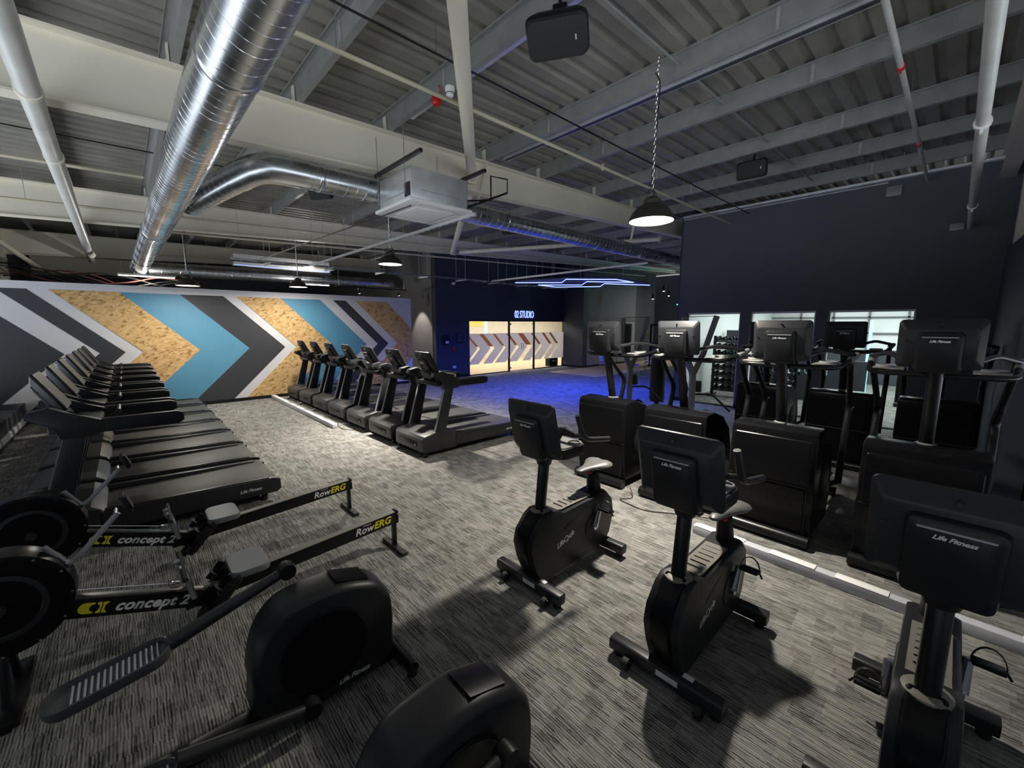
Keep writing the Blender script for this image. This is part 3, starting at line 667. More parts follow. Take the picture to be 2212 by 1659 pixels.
t = thing('projector_bracket', 'black square bar bracket right of the cassette', 'bracket', (3.95, 4.95, 3.82))
B().mat('black_metal').tube([(-0.35, 0, -0.02), (0.0, -0.28, 0.0), (0.0, -0.28, 0.32), (0.22, -0.38, 0.30), (0.22, -0.38, 0.12), (-0.30, -0.1, -0.12)], 0.014, 4).obj('frame', t, smooth=False)

# pendant lamps
def pendant(name, label, loc, top):
    x, y, z = loc
    t = thing(name, label, 'lamp', loc, 'industrial pendant lamps')
    sh = B().mat('lamp_shade').lathe([(0.215, 0.0), (0.222, 0.004), (0.218, 0.02), (0.19, 0.075), (0.15, 0.125), (0.10, 0.155), (0.085, 0.16), (0.085, 0.20), (0.06, 0.225), (0.02, 0.235)], seg=36, closed=True)
    sh.mat('shade_in').lathe([(0.213, 0.001), (0.205, 0.03), (0.17, 0.09), (0.10, 0.14), (0.01, 0.15)], seg=36, closed=True).obj('shade', t)
    B().mat('lamp_glow').lathe([(0.005, 0.012), (0.12, 0.010), (0.198, 0.016), (0.195, 0.028), (0.005, 0.03)], seg=32).obj('diffuser', t)
    B().mat('lamp_shade').tube([(0.07, 0, 0.20), (0.10, 0, 0.24), (0.06, 0, 0.29), (0, 0, 0.30), (-0.06, 0, 0.29), (-0.10, 0, 0.24), (-0.07, 0, 0.20)], 0.006, 6).obj('hook_loop', t)
    b = B().mat('chrome'); h = top-z; n = int((h-0.3)/0.036)
    for k in range(n):
        zz = 0.315 + k*0.036; a = (k % 2)*PI/2
        pts = []
        for j in range(9):
            q = 2*PI*j/8; u = 0.010*math.cos(q)
            pts.append((u*math.cos(a), u*math.sin(a), zz + 0.022*math.sin(q)))
        b.tube(pts, 0.0032, 4, caps=False)
    b.obj('chain', t)
    B().mat('rubber').tube(arc([(0.0, 0.0, 0.23), (0.09, 0.02, 0.28), (0.02, 0.03, 0.36), (0.03, 0.0, h*0.6), (0.045, 0.0, h-0.35), (0.035, -0.01, h-0.22), (-0.08, -0.02, h-0.2)], 0.04, 3), 0.006, 6).obj('flex', t)
    return t
def plight(loc, power, spread, size=0.17):
    l = bpy.data.lights.new('pendant_light', 'AREA'); l.shape = 'DISK'; l.size = size; l.energy = power; l.spread = math.radians(spread); l.color = (1.0, 0.93, 0.81)
    o = bpy.data.objects.new('pendant_light', l); COL.objects.link(o); o.location = (loc[0], loc[1], loc[2]-0.004)
    return o
PEND = [((3.95, 2.20, 3.11), 'bronze dome pendant lamp hanging on a chain in front of the dark wall', 4.62, 118, 132),
        ((3.80, 7.45, 3.21), 'bronze dome pendant lamp hanging beside the cassette over the treadmills', 4.75, 225, 126),
        ((3.44, 11.90, 3.05), 'small pendant lamp before the top of the chevron wall, the right hand one', 4.74, 75, 180),
        ((1.12, 11.70, 2.93), 'small pendant lamp before the top of the chevron wall, the left hand one', 4.68, 75, 180)]
for loc, lb, top, pw, spr in PEND:
    pendant('pendant_lamp', lb, loc, top); plight(loc, pw, spr)

# speakers
def speaker(label, loc, rz, s=1.0, tilt=0.9):
    t = thing('loudspeaker', label, 'speaker', loc, 'black loudspeakers under the roof', rz)
    R = Matrix.Rotation(tilt, 4, 'Y') @ Matrix.Scale(s, 4)
    b = B().mat('black_plastic')
    secs = []
    for x, w, h in ((0.0, 0.40, 0.24), (0.035, 0.42, 0.26), (0.12, 0.36, 0.23), (0.20, 0.22, 0.18)):
        secs.append(b.ring([R @ Vector((x, p, q)) for p, q in rrect(w, h, 0.05)]))
    b.skin(secs).obj('cabinet', t)
    b = B().mat('rubber')
    secs = [b.ring([R @ Vector((x, p, q)) for p, q in rrect(w, h, 0.05)]) for x, w, h in ((-0.03, 0.30, 0.16), (-0.022, 0.38, 0.22), (-0.001, 0.405, 0.245))]
    b.skin(secs).obj('grille', t)
    B().mat('logo').box(R @ Vector((-0.032, -0.13, 0.0)), (0.006*s, 0.008*s, 0.03*s), (0, tilt, 0)).obj('badge', t)
    q = R @ Vector((0.18, 0, 0)); B().mat('black_metal').tube([q, (q.x, 0, q.z+0.12*s), (q.x, 0, ztop(loc[0])+PD+.002-loc[2])], 0.016, 8).box((q.x, 0, q.z+.09*s), (.05*s, .1*s, .08*s), None, .01).obj('bracket', t)
    return t
speaker('big black loudspeaker at the top of the picture beside the steel trunking', (2.78, 2.45, 4.38), 0.55, 1.2, -0.9)
speaker('black loudspeaker under the roof in front of the dark wall', (7.82, 2.60, 4.62), 0.15, 1.08, -0.25)
speaker('black loudspeaker left of the cassette behind the branch duct', (2.84, 8.2, 4.48), 0.6, 1.1, -0.5)
speaker('black loudspeaker half hidden under the long branch duct', (7.75, 8.4, 4.58), 0.6, 1.1, -0.5)
# smoke detector + sounder
zz = ztop(2.9)
t = thing('smoke_detector', 'white round smoke detector on a purlin', 'smoke detector', (2.935, 4.17, zz))
B().mat('white').lathe([(0.055, 0.0), (0.055, -0.03), (0.05, -0.045), (0.042, -0.05), (0.042, -0.085), (0.03, -0.1), (0.005, -0.102)], seg=24).obj('body', t)
B().mat('paint_dark').lathe([(0.0425, -0.06), (0.044, -0.064), (0.0425, -0.068)], seg=24, closed=True).obj('vent', t)
t = thing('alarm_sounder', 'red round alarm sounder beside the smoke detector', 'alarm', (2.92, 4.42, zz))
B().mat('red').lathe([(0.05, 0.0), (0.055, -0.03), (0.055, -0.08), (0.04, -0.1), (0.005, -0.105)], seg=24).obj('body', t)
B().mat('red').tube(arc([(0.0, -0.05, -0.02), (-0.03, -0.12, -0.05), (-0.06, -0.16, 0.03), (-0.04, -0.1, 0.05)], 0.04), 0.006, 6).obj('cable', t)
small('exit_sign', B().mat('silver_grey').box((0, 0, 0), (0.02, 0.22, 0.18), None, 0.004), (10.96, 0.92+0.18, 4.60), 'small pale plate high on the dark wall left of the grey pipe end', 'sign')
small('junction_box', B().mat('silver_grey').box((0, 0, 0), (0.05, 0.18, 0.12), None, 0.006), (10.967, 0.20, 3.80), 'small pale box where the thick pipe meets the dark wall', 'junction box')
# blue neon
zn = 3.3
neon_paths = [[(8.56, 9.04), (9.57, 8.11), (8.92, 7.41), (9.96, 6.51), (11.03, 6.61)], [(11.03, 6.61), (9.86, 7.41), (10.58, 8.15), (9.59, 9.08)], [(9.59, 9.08), (10.56, 9.19), (11.46, 8.09), (10.73, 7.41), (12.2, 6.74)]]
t = thing('neon_light', 'blue neon zigzag light hanging in front of the studio', 'light', (10.2, 7.9, zn))
for pth in neon_paths:
    B().mat('neon').tube([(x-10.2, y-7.9, 0) for x, y in pth], 0.012, 8).obj('neon_tube', t)
B().mat('rubber').prism([(x-10.2, y-7.9) for x, y in [(8.56, 9.0), (9.55, 9.1), (12.2, 6.8), (11.03, 6.66), (9.96, 6.56), (8.97, 7.45)]], 0.05, 0.07, axis='z').obj('back_plate', t, smooth=False)
for (x, y) in ((9.0, 8.6), (10.3, 8.0), (11.4, 7.2)):
    B().mat('steel').cyl((x-10.2, y-7.9, 0.05), (x-10.2, y-7.9, 1.5), 0.004, 6).obj('hanger', t)
def plamp(loc, e, col, r=0.25):
    l = bpy.data.lights.new('glow', 'POINT'); l.energy = e; l.color = col; l.shadow_soft_size = r
    o = bpy.data.objects.new('glow', l); COL.objects.link(o); o.location = loc
def alamp(loc, sx, sy, e, col, rot=(0, 0, 0), name='area', spread=PI):
    l = bpy.data.lights.new(name, 'AREA'); l.shape = 'RECTANGLE'; l.size = sx; l.size_y = sy; l.energy = e; l.color = col; l.spread = spread
    o = bpy.data.objects.new(name, l); COL.objects.link(o); o.location = loc; o.rotation_euler = rot
for (x, y) in ((8.95, 8.75), (9.4, 7.9), (10.0, 8.6), (10.3, 7.0), (11.1, 8.4), (11.5, 7.1)):
    l = bpy.data.lights.new('neon_glow', 'SPOT'); l.energy = 330; l.color = (0.03, 0.08, 1.0); l.spot_size = math.radians(152); l.spot_blend = 1.0; l.shadow_soft_size = 0.01
    o = bpy.data.objects.new('neon_glow', l); COL.objects.link(o); o.location = (x, y, zn-0.1); o.rotation_euler = (0.12, 0, 0)
alamp((16.0, 16.3, 3.05), 12, 3, 620, (1.0, 0.93, 0.82), name='studio_ceiling')
alamp((15, 1.6, 3.05), 6, 5, 430, (0.90, 1.0, 0.98), name='inner_room')
alamp((24.0, 9.5, 4.3), 3, 3, 130, (1.0, 0.82, 0.72), name='far_gym')
plamp((25, 7.5, 3.4), 120, (0.2, 0.8, 1.0), 0.05); plamp((24.5, 9.8, 2.6), 110, (1.0, 0.85, 0.72), 0.05)

for x, y, lb in ((0.6, 15.2, 'left hand'), (4.6, 14.6, 'right hand')):
    t = thing('batten_light', 'slim white strip light hung behind the chevron wall, %s one' % lb, 'light', (x, y, 3.38), 'strip lights behind the chevron wall')
    B().mat('white').b2(-0.6, 0.6, -0.04, 0.04, 0.0, 0.05, 0.006).obj('casing', t)
    B().mat('lamp_glow').b2(-0.58, 0.58, -0.03, 0.03, -0.02, 0.0, 0.006).obj('diffuser', t)
    for q in (-0.5, 0.5): B().mat('steel').cyl((q, 0, 0.05), (q, 0, 1.4), 0.003, 6).obj('hanger', t)
    plamp((x, y, 3.30), 55, (1.0, 0.96, 0.9), 0.02)
# track with small spots by the grey wall
t = thing('track_light', 'thin black track with two small spot lamps left of the studio corner', 'light', (6.6, 14.3, 3.33))
B().mat('black_metal').b2(-1.3, 1.3, -0.015, 0.015, 0, 0.03).obj('rail', t, smooth=False)
for s, q in ((-0.55, 0), (0.95, 1)):
    B().mat('black_metal').cyl((s, 0, 0), (s, 0, -0.08), 0.01, 6).cyl((s, 0, -0.07), (s+0.04, 0, -0.19), 0.035, 12).obj('spot_head', t)
    B().mat('spot_glow').cyl((s+0.04, 0, -0.188), (s+0.042, 0, -0.194), 0.03, 12).obj('lens', t)
for s in (-1.2, 1.2): B().mat('steel').cyl((s, 0, 0.03), (s, 0, 1.5), 0.003, 6).obj('hanger', t)
l = bpy.data.lights.new('spot', 'SPOT'); l.energy = 160; l.spot_size = 1.1; l.spot_blend = 0.5; l.color = (1, .9, .8)
o = bpy.data.objects.new('spot', l); COL.objects.link(o); o.location = (7.75, 14.3, 3.1); o.rotation_euler = (0, -0.45, 0)

# ------------------------------------------------------------------ far gym beyond the opening
struct(B().mat('wood').b2(13.5, 30, 9.6, 12.1, 0.0, 0.008).obj('floor_cafe', smooth=False))
b = B().mat('paint_navy').b2(28, 28.2, -2, 24, 0, 5.4).b2(11.2, 28, 5.22, 5.32, 0, 5.3)  # long second box: unseen wall added to keep light off the studio wall
struct(b.obj('wall_far_and_light_block', smooth=False))
t = thing('far_post', 'teal lit square post in the far room', 'post', (24.5, 9.6, 0))
B().mat('paint_blue').b2(-0.12, 0.12, -0.12, 0.12, 0, 4.2).obj('shaft', t, smooth=False)
t = thing('neon_light', 'cyan neon bars in the far room beside the dark wall', 'light', (21.5, 9.0, 3.12))
for q in (-1, 1): B().mat('steel').cyl((q, 0, 0), (q, 0, 2.2), 0.004, 6).obj('hanger', t)
for k, (dy, dz) in enumerate(((0, 0), (0.25, -0.08), (-0.2, 0.12))):
    B().mat('cyan').cyl((-1.5, dy+0.3, dz), (1.8, dy-0.9, dz), 0.025, 6).obj('neon_tube', t)
for i, (x, y, z) in enumerate(((19, 10.3, 3.3), (19.6, 9.8, 3.45), (20.5, 9.2, 3.4), (18.5, 9.5, 3.6), (21.5, 9.6, 3.2), (22.5, 10.2, 3.1), (24, 10.0, 3.0))):
    o = B().mat('black_metal').cyl((0, 0, 0.25), (0, 0, 0), 0.05, 8).mat('spot_glow').cyl((0, 0, 0), (0, 0, -0.012), 0.045, 8).obj('spot_lamp')
    o.location = (x, y, z); tag(o, 'tiny ceiling spot in the far room seen through the opening', 'light', 'far room spots')
def chair(label, loc, rz):
    t = thing('cafe_chair', label, 'chair', loc, 'blue chairs in the far room', rz)
    B().mat('blue_fabric').box((0, 0, 0.45), (0.42, 0.42, 0.03), None, 0.01).obj('seat', t)
    B().mat('blue_fabric').box((0.2, 0, 0.68), (0.03, 0.4, 0.3), (0, 0.15, 0), 0.01).obj('backrest', t)
    for sx, sy in ((-1, -1), (-1, 1), (1, -1), (1, 1)):
        B().mat('chrome').cyl((sx*0.17, sy*0.17, 0.45), (sx*0.21, sy*0.2, 0), 0.011, 6).obj('leg', t)
chair('pale blue chair seen left of the Y shaped tower', (14.6, 9.9, 0.008), 2.6)
chair('blue chair seen right of the Y shaped tower', (14.9, 8.8, 0.008), 2.3)
chair('blue chair farther back in the opening', (16.6, 9.0, 0.008), 1.9)
t = thing('round_table', 'white round table in the far room', 'table', (16.4, 9.9, 0.008))
B().mat('white').lathe([(0.4, 0.72), (0.4, 0.75), (0.01, 0.75)], seg=24).obj('tabletop', t)
B().mat('chrome').cyl((0, 0, 0), (0, 0, 0.72), 0.03, 10).lathe([(0.25, 0), (0.25, 0.02), (0.02, 0.03)], seg=20).obj('pedestal', t)
def machine(label, loc, rz, h=2.0):
    t = thing('weight_machine', label, 'exercise machine', loc, 'strength machines in the far room', rz)
    B().mat('black_metal').b2(-0.5, 0.5, -0.04, 0.04, 0, 0.08).b2(-0.45, -0.37, -0.3, 0.3, 0, 0.08).b2(-0.45, -0.37, -0.25, -0.17, 0.08, h).b2(-0.45, -0.37, 0.17, 0.25, 0.08, h).b2(-0.45, -0.37, -0.25, 0.25, h, h+0.08).obj('frame', t, smooth=False)
    B().mat('steel').b2(-0.44, -0.38, -0.12, 0.12, 0.2, 0.9).obj('weight_stack', t, smooth=False)
    B().mat('rubber').box((0.1, 0, 0.5), (0.4, 0.3, 0.08), None, 0.02).box((-0.12, 0, 0.85), (0.08, 0.3, 0.6), None, 0.02).obj('seat_pad', t)
    B().mat('green').tube([(-0.3, 0.3, 1.5), (0.1, 0.35, 1.7), (0.3, 0.35, 1.3)], 0.03, 6).obj('press_arm', t)
machine('dark strength machine in the far room, nearest the opening edge', (19.5, 10.4, 0.008), 0.6)
machine('dark strength machine in the far room, behind the white table', (21.0, 9.4, 0.008), 2.2)
machine('dark strength machine in the far room, farthest of the three', (23.0, 10.8, 0.008), 1.2)

# ------------------------------------------------------------------ exercise machines
def console(t, cx, cz, w, h, a, logo=True):
    """screen unit: back side faces -X, leaning by a"""
    v = Vector((-math.sin(a), 0, math.cos(a))); n = Vector((-math.cos(a), 0, -math.sin(a))); c = Vector((cx, 0, cz))
    def P(p, q, d): return c + Vector((0, p, 0)) + v*q + n*d
    def rr(b, ww, hh, d, r, dv=0): return b.ring([P(p, q+dv, d) for p, q in rrect(ww, hh, r)])
    b = B().mat('grey_plastic')
    b.skin([rr(b, w-.02, h-.02, -.004, .025), rr(b, w, h, .004, .03), rr(b, w, h, .018, .03), rr(b, w-.07, h-.115, .060, .025), rr(b, w-.085, h-.13, .064, .025)])
    cn = b.obj('console', t, ang=30)

    b = B().mat('screen'); b.skin([rr(b, w-.06, h-.06, -.0055, .012), rr(b, w-.06, h-.06, -.003, .012)]).obj('screen', cn)
    b = B().mat('black_plastic'); ww, hh = w*0.52, h*0.80
    b.skin([rr(b, ww+.02, hh+.01, .045, .03, -.05), rr(b, ww, hh, .088, .03, -.055), rr(b, ww-.03, hh-.04, .100, .03, -.055)]).obj('rear_cover', cn)
    b = B().mat('silver_grey'); b.skin([b.ring([P(p, q+hh/2-.085, .092) for p, q in rrect(ww*.80, .012, .005)]), b.ring([P(p, q+hh/2-.085, .103) for p, q in rrect(ww*.78, .007, .003)])]).obj('grip_ridge', cn)
    for p, q in ((-.2*w/.5, .04), (.2*w/.5, .04), (-.12*w/.5, -.15), (.12*w/.5, -.15), (0, h/2-.03)):
        d = .066 if abs(p) > 0.15*w/.5 or q < -.1 else .05
        B().mat('rubber').cyl(P(p, q*h/.4 if q < .1 else q, .03), P(p, q*h/.4 if q < .1 else q, .0705), .007, 8).obj('screw', cn)
    if logo:
        o = P(0, hh/2-.115, .1015)
        B().mat('logo').mesh(text_me('Life Fitness', 0.026, 0.0012, 0.35, 0.95, 0.0006), frame(o, (0, -1, 0), v)).obj('logo', cn, smooth=False)
    return cn

def make_treadmill():
    t = thing('treadmill', '', 'treadmill', (0, 0, 0), 'treadmills')
    b = B().mat('tm_grey').prism([(0.0, .10), (0.0, .30), (.035, .345), (.26, .395), (.56, .385), (.62, .345), (.66, .31), (.66, .10), (.62, .075), (.05, .075)], -.455, .455, .03, 3)
    mc = b.obj('motor_cover', t, ang=28)
    b = B().mat('black_plastic').box((-0.002, 0.03, .205), (.012, .60, .075), None, .004); b.mat('soft_black').box((-0.007, 0.05, .205), (.006, .50, .045), None, .002).obj('vent_slot', mc)
    B().mat('chrome').cyl((-0.004, -.22, .19), (-.012, -.22, .19), .012, 10).obj('lock', mc)
    for s in (-1, 1):
        b = B().mat('dark_metal').prism([(.60, .105), (.60, .315), (1.2, .300), (2.10, .275), (2.165, .255), (2.17, .13), (2.12, .095)], s*.355, s*.455, .012, 2)
        b.mat('grey_plastic').box((1.35, s*.405, .302), (1.4, .07, .008), (0, .028, 0), .003)
        sr = b.obj('side_rail', t, ang=30)
        B().mat('logo').mesh(text_me('Life Fitness', 0.052, 0.001, 0.35, 0.95, 0.001), frame((1.85, s*.4575, .185), (-s, 0, 0), (0, 0, 1))).obj('logo', sr, smooth=False)
        for x in (.1, 2.0): B().mat('rubber').cyl((x, s*.36, .13 if x > 1 else .08), (x, s*.36, .0), .035, 12).obj('foot', t)
        B().mat('black_metal').cyl((.07, s*.40, .05), (.07, s*.45, .05), .035, 12).obj('wheel', t)
    B().mat('belt').b2(.60, 2.13, -.352, .352, .245, .272, .006).obj('running_belt', t)
    B().mat('black_plastic').b2(.7, 2.05, -.35, .35, .13, .245).cyl((2.11, -.35, .215), (2.11, .35, .215), .045, 16).obj('deck', t)
    for s in (-1, 1):
        b = B().mat('dark_metal').prism([(.24, .34), (.43, .34), (.62, 1.13), (.47, 1.13)], s*.36, s*.445, .012, 2)
        b.mat('silver_grey').prism([(.232, .36), (.244, .36), (.474, 1.10), (.462, 1.10)], s*.385, s*.42).obj('upright', t)
    # dash with shaped side cheeks
    for s in (-1, 1):
        b = B().mat('grey_plastic').prism([(.43, 1.06), (.41, 1.19), (.24, 1.27), (.26, 1.33), (.40, 1.36), (.55, 1.27), (.76, 1.19), (.76, 1.10), (.64, 1.06)], s*.33, s*.45, .012, 2).obj('side_bracket', t)
        b = B().mat('black_plastic').prism([(.72, 1.085), (.72, 1.215), (1.27, 1.21), (1.33, 1.185), (1.33, 1.11), (1.28, 1.08)], s*.352, s*.452, .028, 3).obj('handrail', t)
    d = B().mat('grey_plastic').b2(.36, .72, -.34, .34, 1.10, 1.17, .01).mat('tray').b2(.45, .71, -.33, .33, 1.168, 1.176, .003).obj('dash_tray', t)
    for s in (-.24, .24):
        B().mat('tray').lathe([(.045, .0), (.052, .004), (.052, .014), (.042, .014), (.040, -.03), (.001, -.03)], (.56, s, 1.172), 18, closed=True).obj('cup_holder', d)
    B().mat('black_plastic').tube(arc([(.76, -.2, 1.17), (.84, -.2, 1.24), (.84, .2, 1.24), (.76, .2, 1.17)], .05), .017, 8).obj('crossbar', t)
    B().mat('grey_plastic').box((.42, 0, 1.26), (.12, .30, .18), (0, -.5, 0), .02).obj('console_neck', t)
    console(t, .40, 1.475, .47, .40, .50)
    b = B().mat('rubber').tube(arc([(.02, .1, .08), (-.06, .12, .012), (-.05, .3, .012), (.1, .38, .02)], .06), .006, 6).obj('power_cord', t)
    return t

def make_crosstrainer():
    t = thing('cross_trainer', '', 'exercise machine', (0, 0, 0), 'cross trainers')
    prof = [(.05, .10), (.02, .35), (.0, .62), (.0, 1.06), (.012, 1.098), (.05, 1.12), (.24, 1.128), (.50, 1.04), (.70, .88), (.80, .62), (.80, .30), (.74, .10)]
    sh = B().mat('soft_black').prism(prof, -.365, .365, .018, 3).obj('shroud', t, ang=28)
    b = B().mat('soft_black'); r0 = [b.ring([(-.004+dx, p, q) for p, q in rrect(.67-i, .43-i, .02, 4, 0, .818)]) for dx, i in ((.02, 0), (-.004, 0), (-.012, .015), (-.014, .05))]
    b.skin(r0).obj('upper_panel', sh, ang=30)
    b = B().mat('soft_black')
    b.prism([(.045, .14), (.025, .36), (.008, .56), (-.008, .56), (.004, .36), (.026, .14)], -.30, .30, .004).obj('lower_panel', sh)
    B().mat('grey_plastic').b2(-.004, .03, -.352, .352, .583, .594, .003).b2(-.002, .03, -.315, -.312, .14, .98).obj('seam', sh, smooth=False)
    for s in (-1, 1):
        b = B().mat('grey_plastic').lathe([(.20, 0), (.205, .008*s), (.16, .016*s), (.02, .02*s)], (.44, s*.36, .58), 24, 'y').obj('side_disc', sh)
    B().mat('black_metal').cyl((.0, -.37, .065), (.0, .37, .065), .055, 18).b2(0, 1.75, -.09, .09, .03, .11, .01).cyl((1.72, -.3, .065), (1.72, .3, .065), .05, 14).obj('base_frame', t)
    for x, y in ((0, -.34), (0, .34), (1.72, -.27), (1.72, .27)): B().mat('rubber').cyl((x, y, 0), (x, y, .03), .03, 10).obj('foot', t)
    cl = B().mat('black_metal').tube([(.27, 0, 1.10), (.07, 0, 1.80)], .046, 20).mat('tray').lathe([(.085, 0), (.075, .02), (.05, .035)], (.262, 0, 1.10), 20).obj('column', t)
    hb = B().mat('black_metal').tube(arc([(.80, -.455, 1.79), (.55, -.435, 1.74), (.17, -.41, 1.70), (.17, .41, 1.70), (.55, .435, 1.74), (.80, .455, 1.79)], .16, 7), .024, 12).obj('handlebar', t)
    for s in (-1, 1): B().mat('silver_grey').tube([(.56, s*.436, 1.742), (.82, s*.457, 1.795)], .027, 12).obj('grip_sleeve', hb)
    for s in (-1, 1):
        tr = B().mat('tray').prism(rrect(.34, .20, .06, 4, .36, s*.30), 1.705, 1.73, .006, axis='z').obj('tray', t)
        B().mat('silver_grey').lathe([(.062, 0), (.075, .004), (.075, .022), (.062, .022), (.058, -.04), (.001, -.04)], (.38, s*.31, 1.728), 20, closed=True).obj('cup_holder', tr)
        B().mat('grey_plastic').tube(arc([(.06, s*.20, 1.82), (.30, s*.30, 1.86), (.70, s*.45, 1.80)], .1), .020, 10).obj('upper_grip', t)
        am = B().mat('black_metal').tube(arc([(1.0, s*.40, .40), (1.12, s*.40, 1.02), (1.20, s*.40, 1.24), (.98, s*.41, 1.42), (.72, s*.43, 1.68), (.70, s*.43, 1.80)], .12, 6), [.033]*16+[.026]*14, 12).obj('swing_arm', t)
        B().mat('chrome').lathe([(.034, -.008), (.036, 0), (.034, .008)], (1.195, s*.40, 1.20), 14).obj('joint', am)
        B().mat('dark_metal').b2(.75, 1.55, s*.20-.03, s*.20+.03, .28, .33, .01).b2(1.15, 1.52, s*.20-.08, s*.20+.08, .33, .36, .01).obj('foot_pedal', t)
        B().mat('dark_metal').tube([(1.0, s*.40, .42), (.9, s*.22, .31)], .025, 8).obj('link', t)
    B().mat('rubber').tube(arc([(.85, .1, .9), (1.02, .05, 1.0), (1.2, -.05, .78), (1.28, -.05, .55)], .08), .014, 8).obj('hand_loop', t)
    console(t, .02, 1.95, .47, .37, .13)
    B().mat('black_plastic').lathe([(.05, 0), (.068, .05), (.06, .09)], (.07, 0, 1.72), 20).obj('neck', t)
    return t

def make_bike():
    t = thing('exercise_bike', '', 'exercise bike', (0, 0, 0), 'upright exercise bikes')
    prof = [(.03, .07), (-.05, .26), (-.085, .40), (-.06, .50), (.03, .60), (.10, .635), (.22, .625), (.30, .58), (.70, .59), (.90, .60), (1.0, .50), (1.03, .36), (.98, .18), (.90, .09)]
    b = B().mat('grey_plastic'); n = 5
    rings = []
    cx, cz = .45, .36
    for y, k in ((-.105, .90), (-.10, .97), (-.075, 1.0), (.075, 1.0), (.10, .97), (.105, .90)):
        rings.append(b.ring([(cx+(p-cx)*(1-(1-k)*.55), y, cz+(q-cz)*(1-(1-k)*.8)) for p, q in prof]))
    sh = b.skin(rings).obj('shroud', t, ang=38)
    B().mat('soft_black').prism([(.015, .10), (-.066, .28), (-.098, .40), (-.075, .51), (.02, .615), (.10, .65), (.10, .55), (-.02, .42), (.04, .2)], -.068, .068, .02, 3).obj('front_cover', sh, ang=40)
    b = B().mat('tan_top').prism([(.24, .608), (.30, .588), (.70, .598), (.70, .604), (.30, .596), (.24, .616)], -.072, .072, .003)
    b.mat('rubber')
    for k in range(6): b.b2(.34+k*.06, .343+k*.06, -.05, .05, .5985, .6045)
    tp = b.obj('top_pad', sh)
    for s in (-1, 1):
        B().mat('black_plastic').lathe([(.11, 0), (.112, .006*s), (.09, .012*s), (.01, .013*s)], (.70, s*.103, .33), 28, 'y').obj('crank_disc', sh)
        B().mat('logo').mesh(text_me('LifeCycle', 0.068, 0.001, 0.35, 0.9, 0.001), frame((.32, s*.1075, .34), (-s, 0, -s*.28), (-.28, 0, 1))).obj('logo', sh, smooth=False)
        B().mat('black_plastic').box((.42, s*.1045, .47), (.26, .004, .025), (0, -.32, 0), .001).obj('slot', sh)
    ps = B().mat('black_metal').tube([(.12, 0, .60), (.17, 0, 1.06)], .048, 24, flat=.85).mat('tan_top').lathe([(.085, -.02), (.08, .01), (.055, .02)], (.125, 0, .625), 22).obj('front_post', t)
    B().mat('black_plastic').lathe([(.055, 0), (.075, .06), (.085, .09), (.02, .10)], (.165, 0, 1.0), 22).obj('neck', ps)
    # console tray
    b = B().mat('black_plastic').prism(rrect(.34, .40, .08, 5, .30, 0), 1.07, 1.15, .012, 2, axis='z'); b.mat('tray').prism(rrect(.30, .36, .07, 5, .31, 0), 1.149, 1.156, axis='z')
    tr = b.obj('console_tray', t)
    for s in (-1, 1): B().mat('silver_grey').lathe([(.045, .0), (.052, .004), (.052, .014), (.042, .014), (.040, -.05), (.001, -.05)], (.38, s*.13, 1.155), 18, closed=True).obj('cup_holder', tr)
    console(t, .06, 1.315, .48, .43, .24)
    hb = B().mat('black_metal').tube([(.24, 0, 1.10), (.38, 0, 1.24)], .030, 14).tube(arc([(.38, -.02, 1.24), (.36, -.16, 1.22), (.36, .16, 1.22)], .02), .020, 10).obj('handlebar', t)
    for s in (-1, 1):
        B().mat('dark_metal').tube(arc([(.32, s*.20, 1.40), (.38, s*.22, 1.20), (.70, s*.24, 1.15)], .09, 7), .021, 12).tube([(.36, s*.14, 1.22), (.385, s*.22, 1.23)], .019, 10).obj('grip', hb)
    # seat
    st = B().mat('dark_metal').tube([(.83, 0, .55), (.80, 0, .80)], .040, 16, flat=.75).mat('black_plastic').tube([(.86, 0, .50), (.815, 0, .77)], [.085, .060], 16, flat=.75).obj('seat_post', t)
    b = B().mat('seat_grey'); rings = []
    for x, w, zt, h in [(q0, q1, q2-.035, q3) for q0, q1, q2, q3 in ((.60, .020, .865, .018), (.615, .034, .872, .03), (.66, .040, .880, .045), (.74, .055, .886, .055), (.82, .095, .892, .062), (.88, .130, .900, .066), (.93, .135, .902, .062), (.965, .115, .894, .045), (.975, .08, .885, .025))]:
        rg = []
        for k in range(16):
            q = 2*PI*k/16; yy = w*math.cos(q); z0 = zt-h/2 + h/2*math.sin(q)
            if math.sin(q) > 0: z0 -= .010*max(0, 1-abs(yy)/.03) * (1 if x > .7 else 0)
            rg.append((x, yy, z0))
        rings.append(b.ring(rg))
    b.skin(rings).obj('seat', t, ang=60)
    B().mat('red').box((.72, -.035, .79), (.05, .02, .015), (0, .2, 0), .004).obj('lever', t)
    # stabilisers
    fs = B().mat('dark_metal').prism(rrect(.085, .085, .02, 4, 0, .075), -.345, .345, .006, axis='y').obj('front_stabiliser', t)
    B().mat('label_white').box((-.0435, -.04, .085), (.002, .13, .035), None).obj('label_plate', fs); B().mat('label_white').box((.02, -.14, .1185), (.035, .06, .002), None).obj('warning_sticker', fs)
    for s in (-.24, .20):
        B().mat('rubber').cyl((-.075, s-.018, .04), (-.075, s+.018, .04), .036, 14).mat('black_metal').box((-.055, s, .05), (.05, .05, .03), None, .005).obj('wheel', t)
    for x, y in ((0, -.3), (0, .3), (.93, -.24), (.93, .24)): B().mat('rubber').cyl((x, y, 0), (x, y, .045), .03, 10).obj('foot', t)
    B().mat('dark_metal').prism(rrect(.085, .085, .02, 4, .93, .085), -.29, .29, .006, axis='y').obj('rear_stabiliser', t)
    B().mat('black_metal').b2(.02, .93, -.04, .04, .05, .11, .005).obj('base_rail', t)
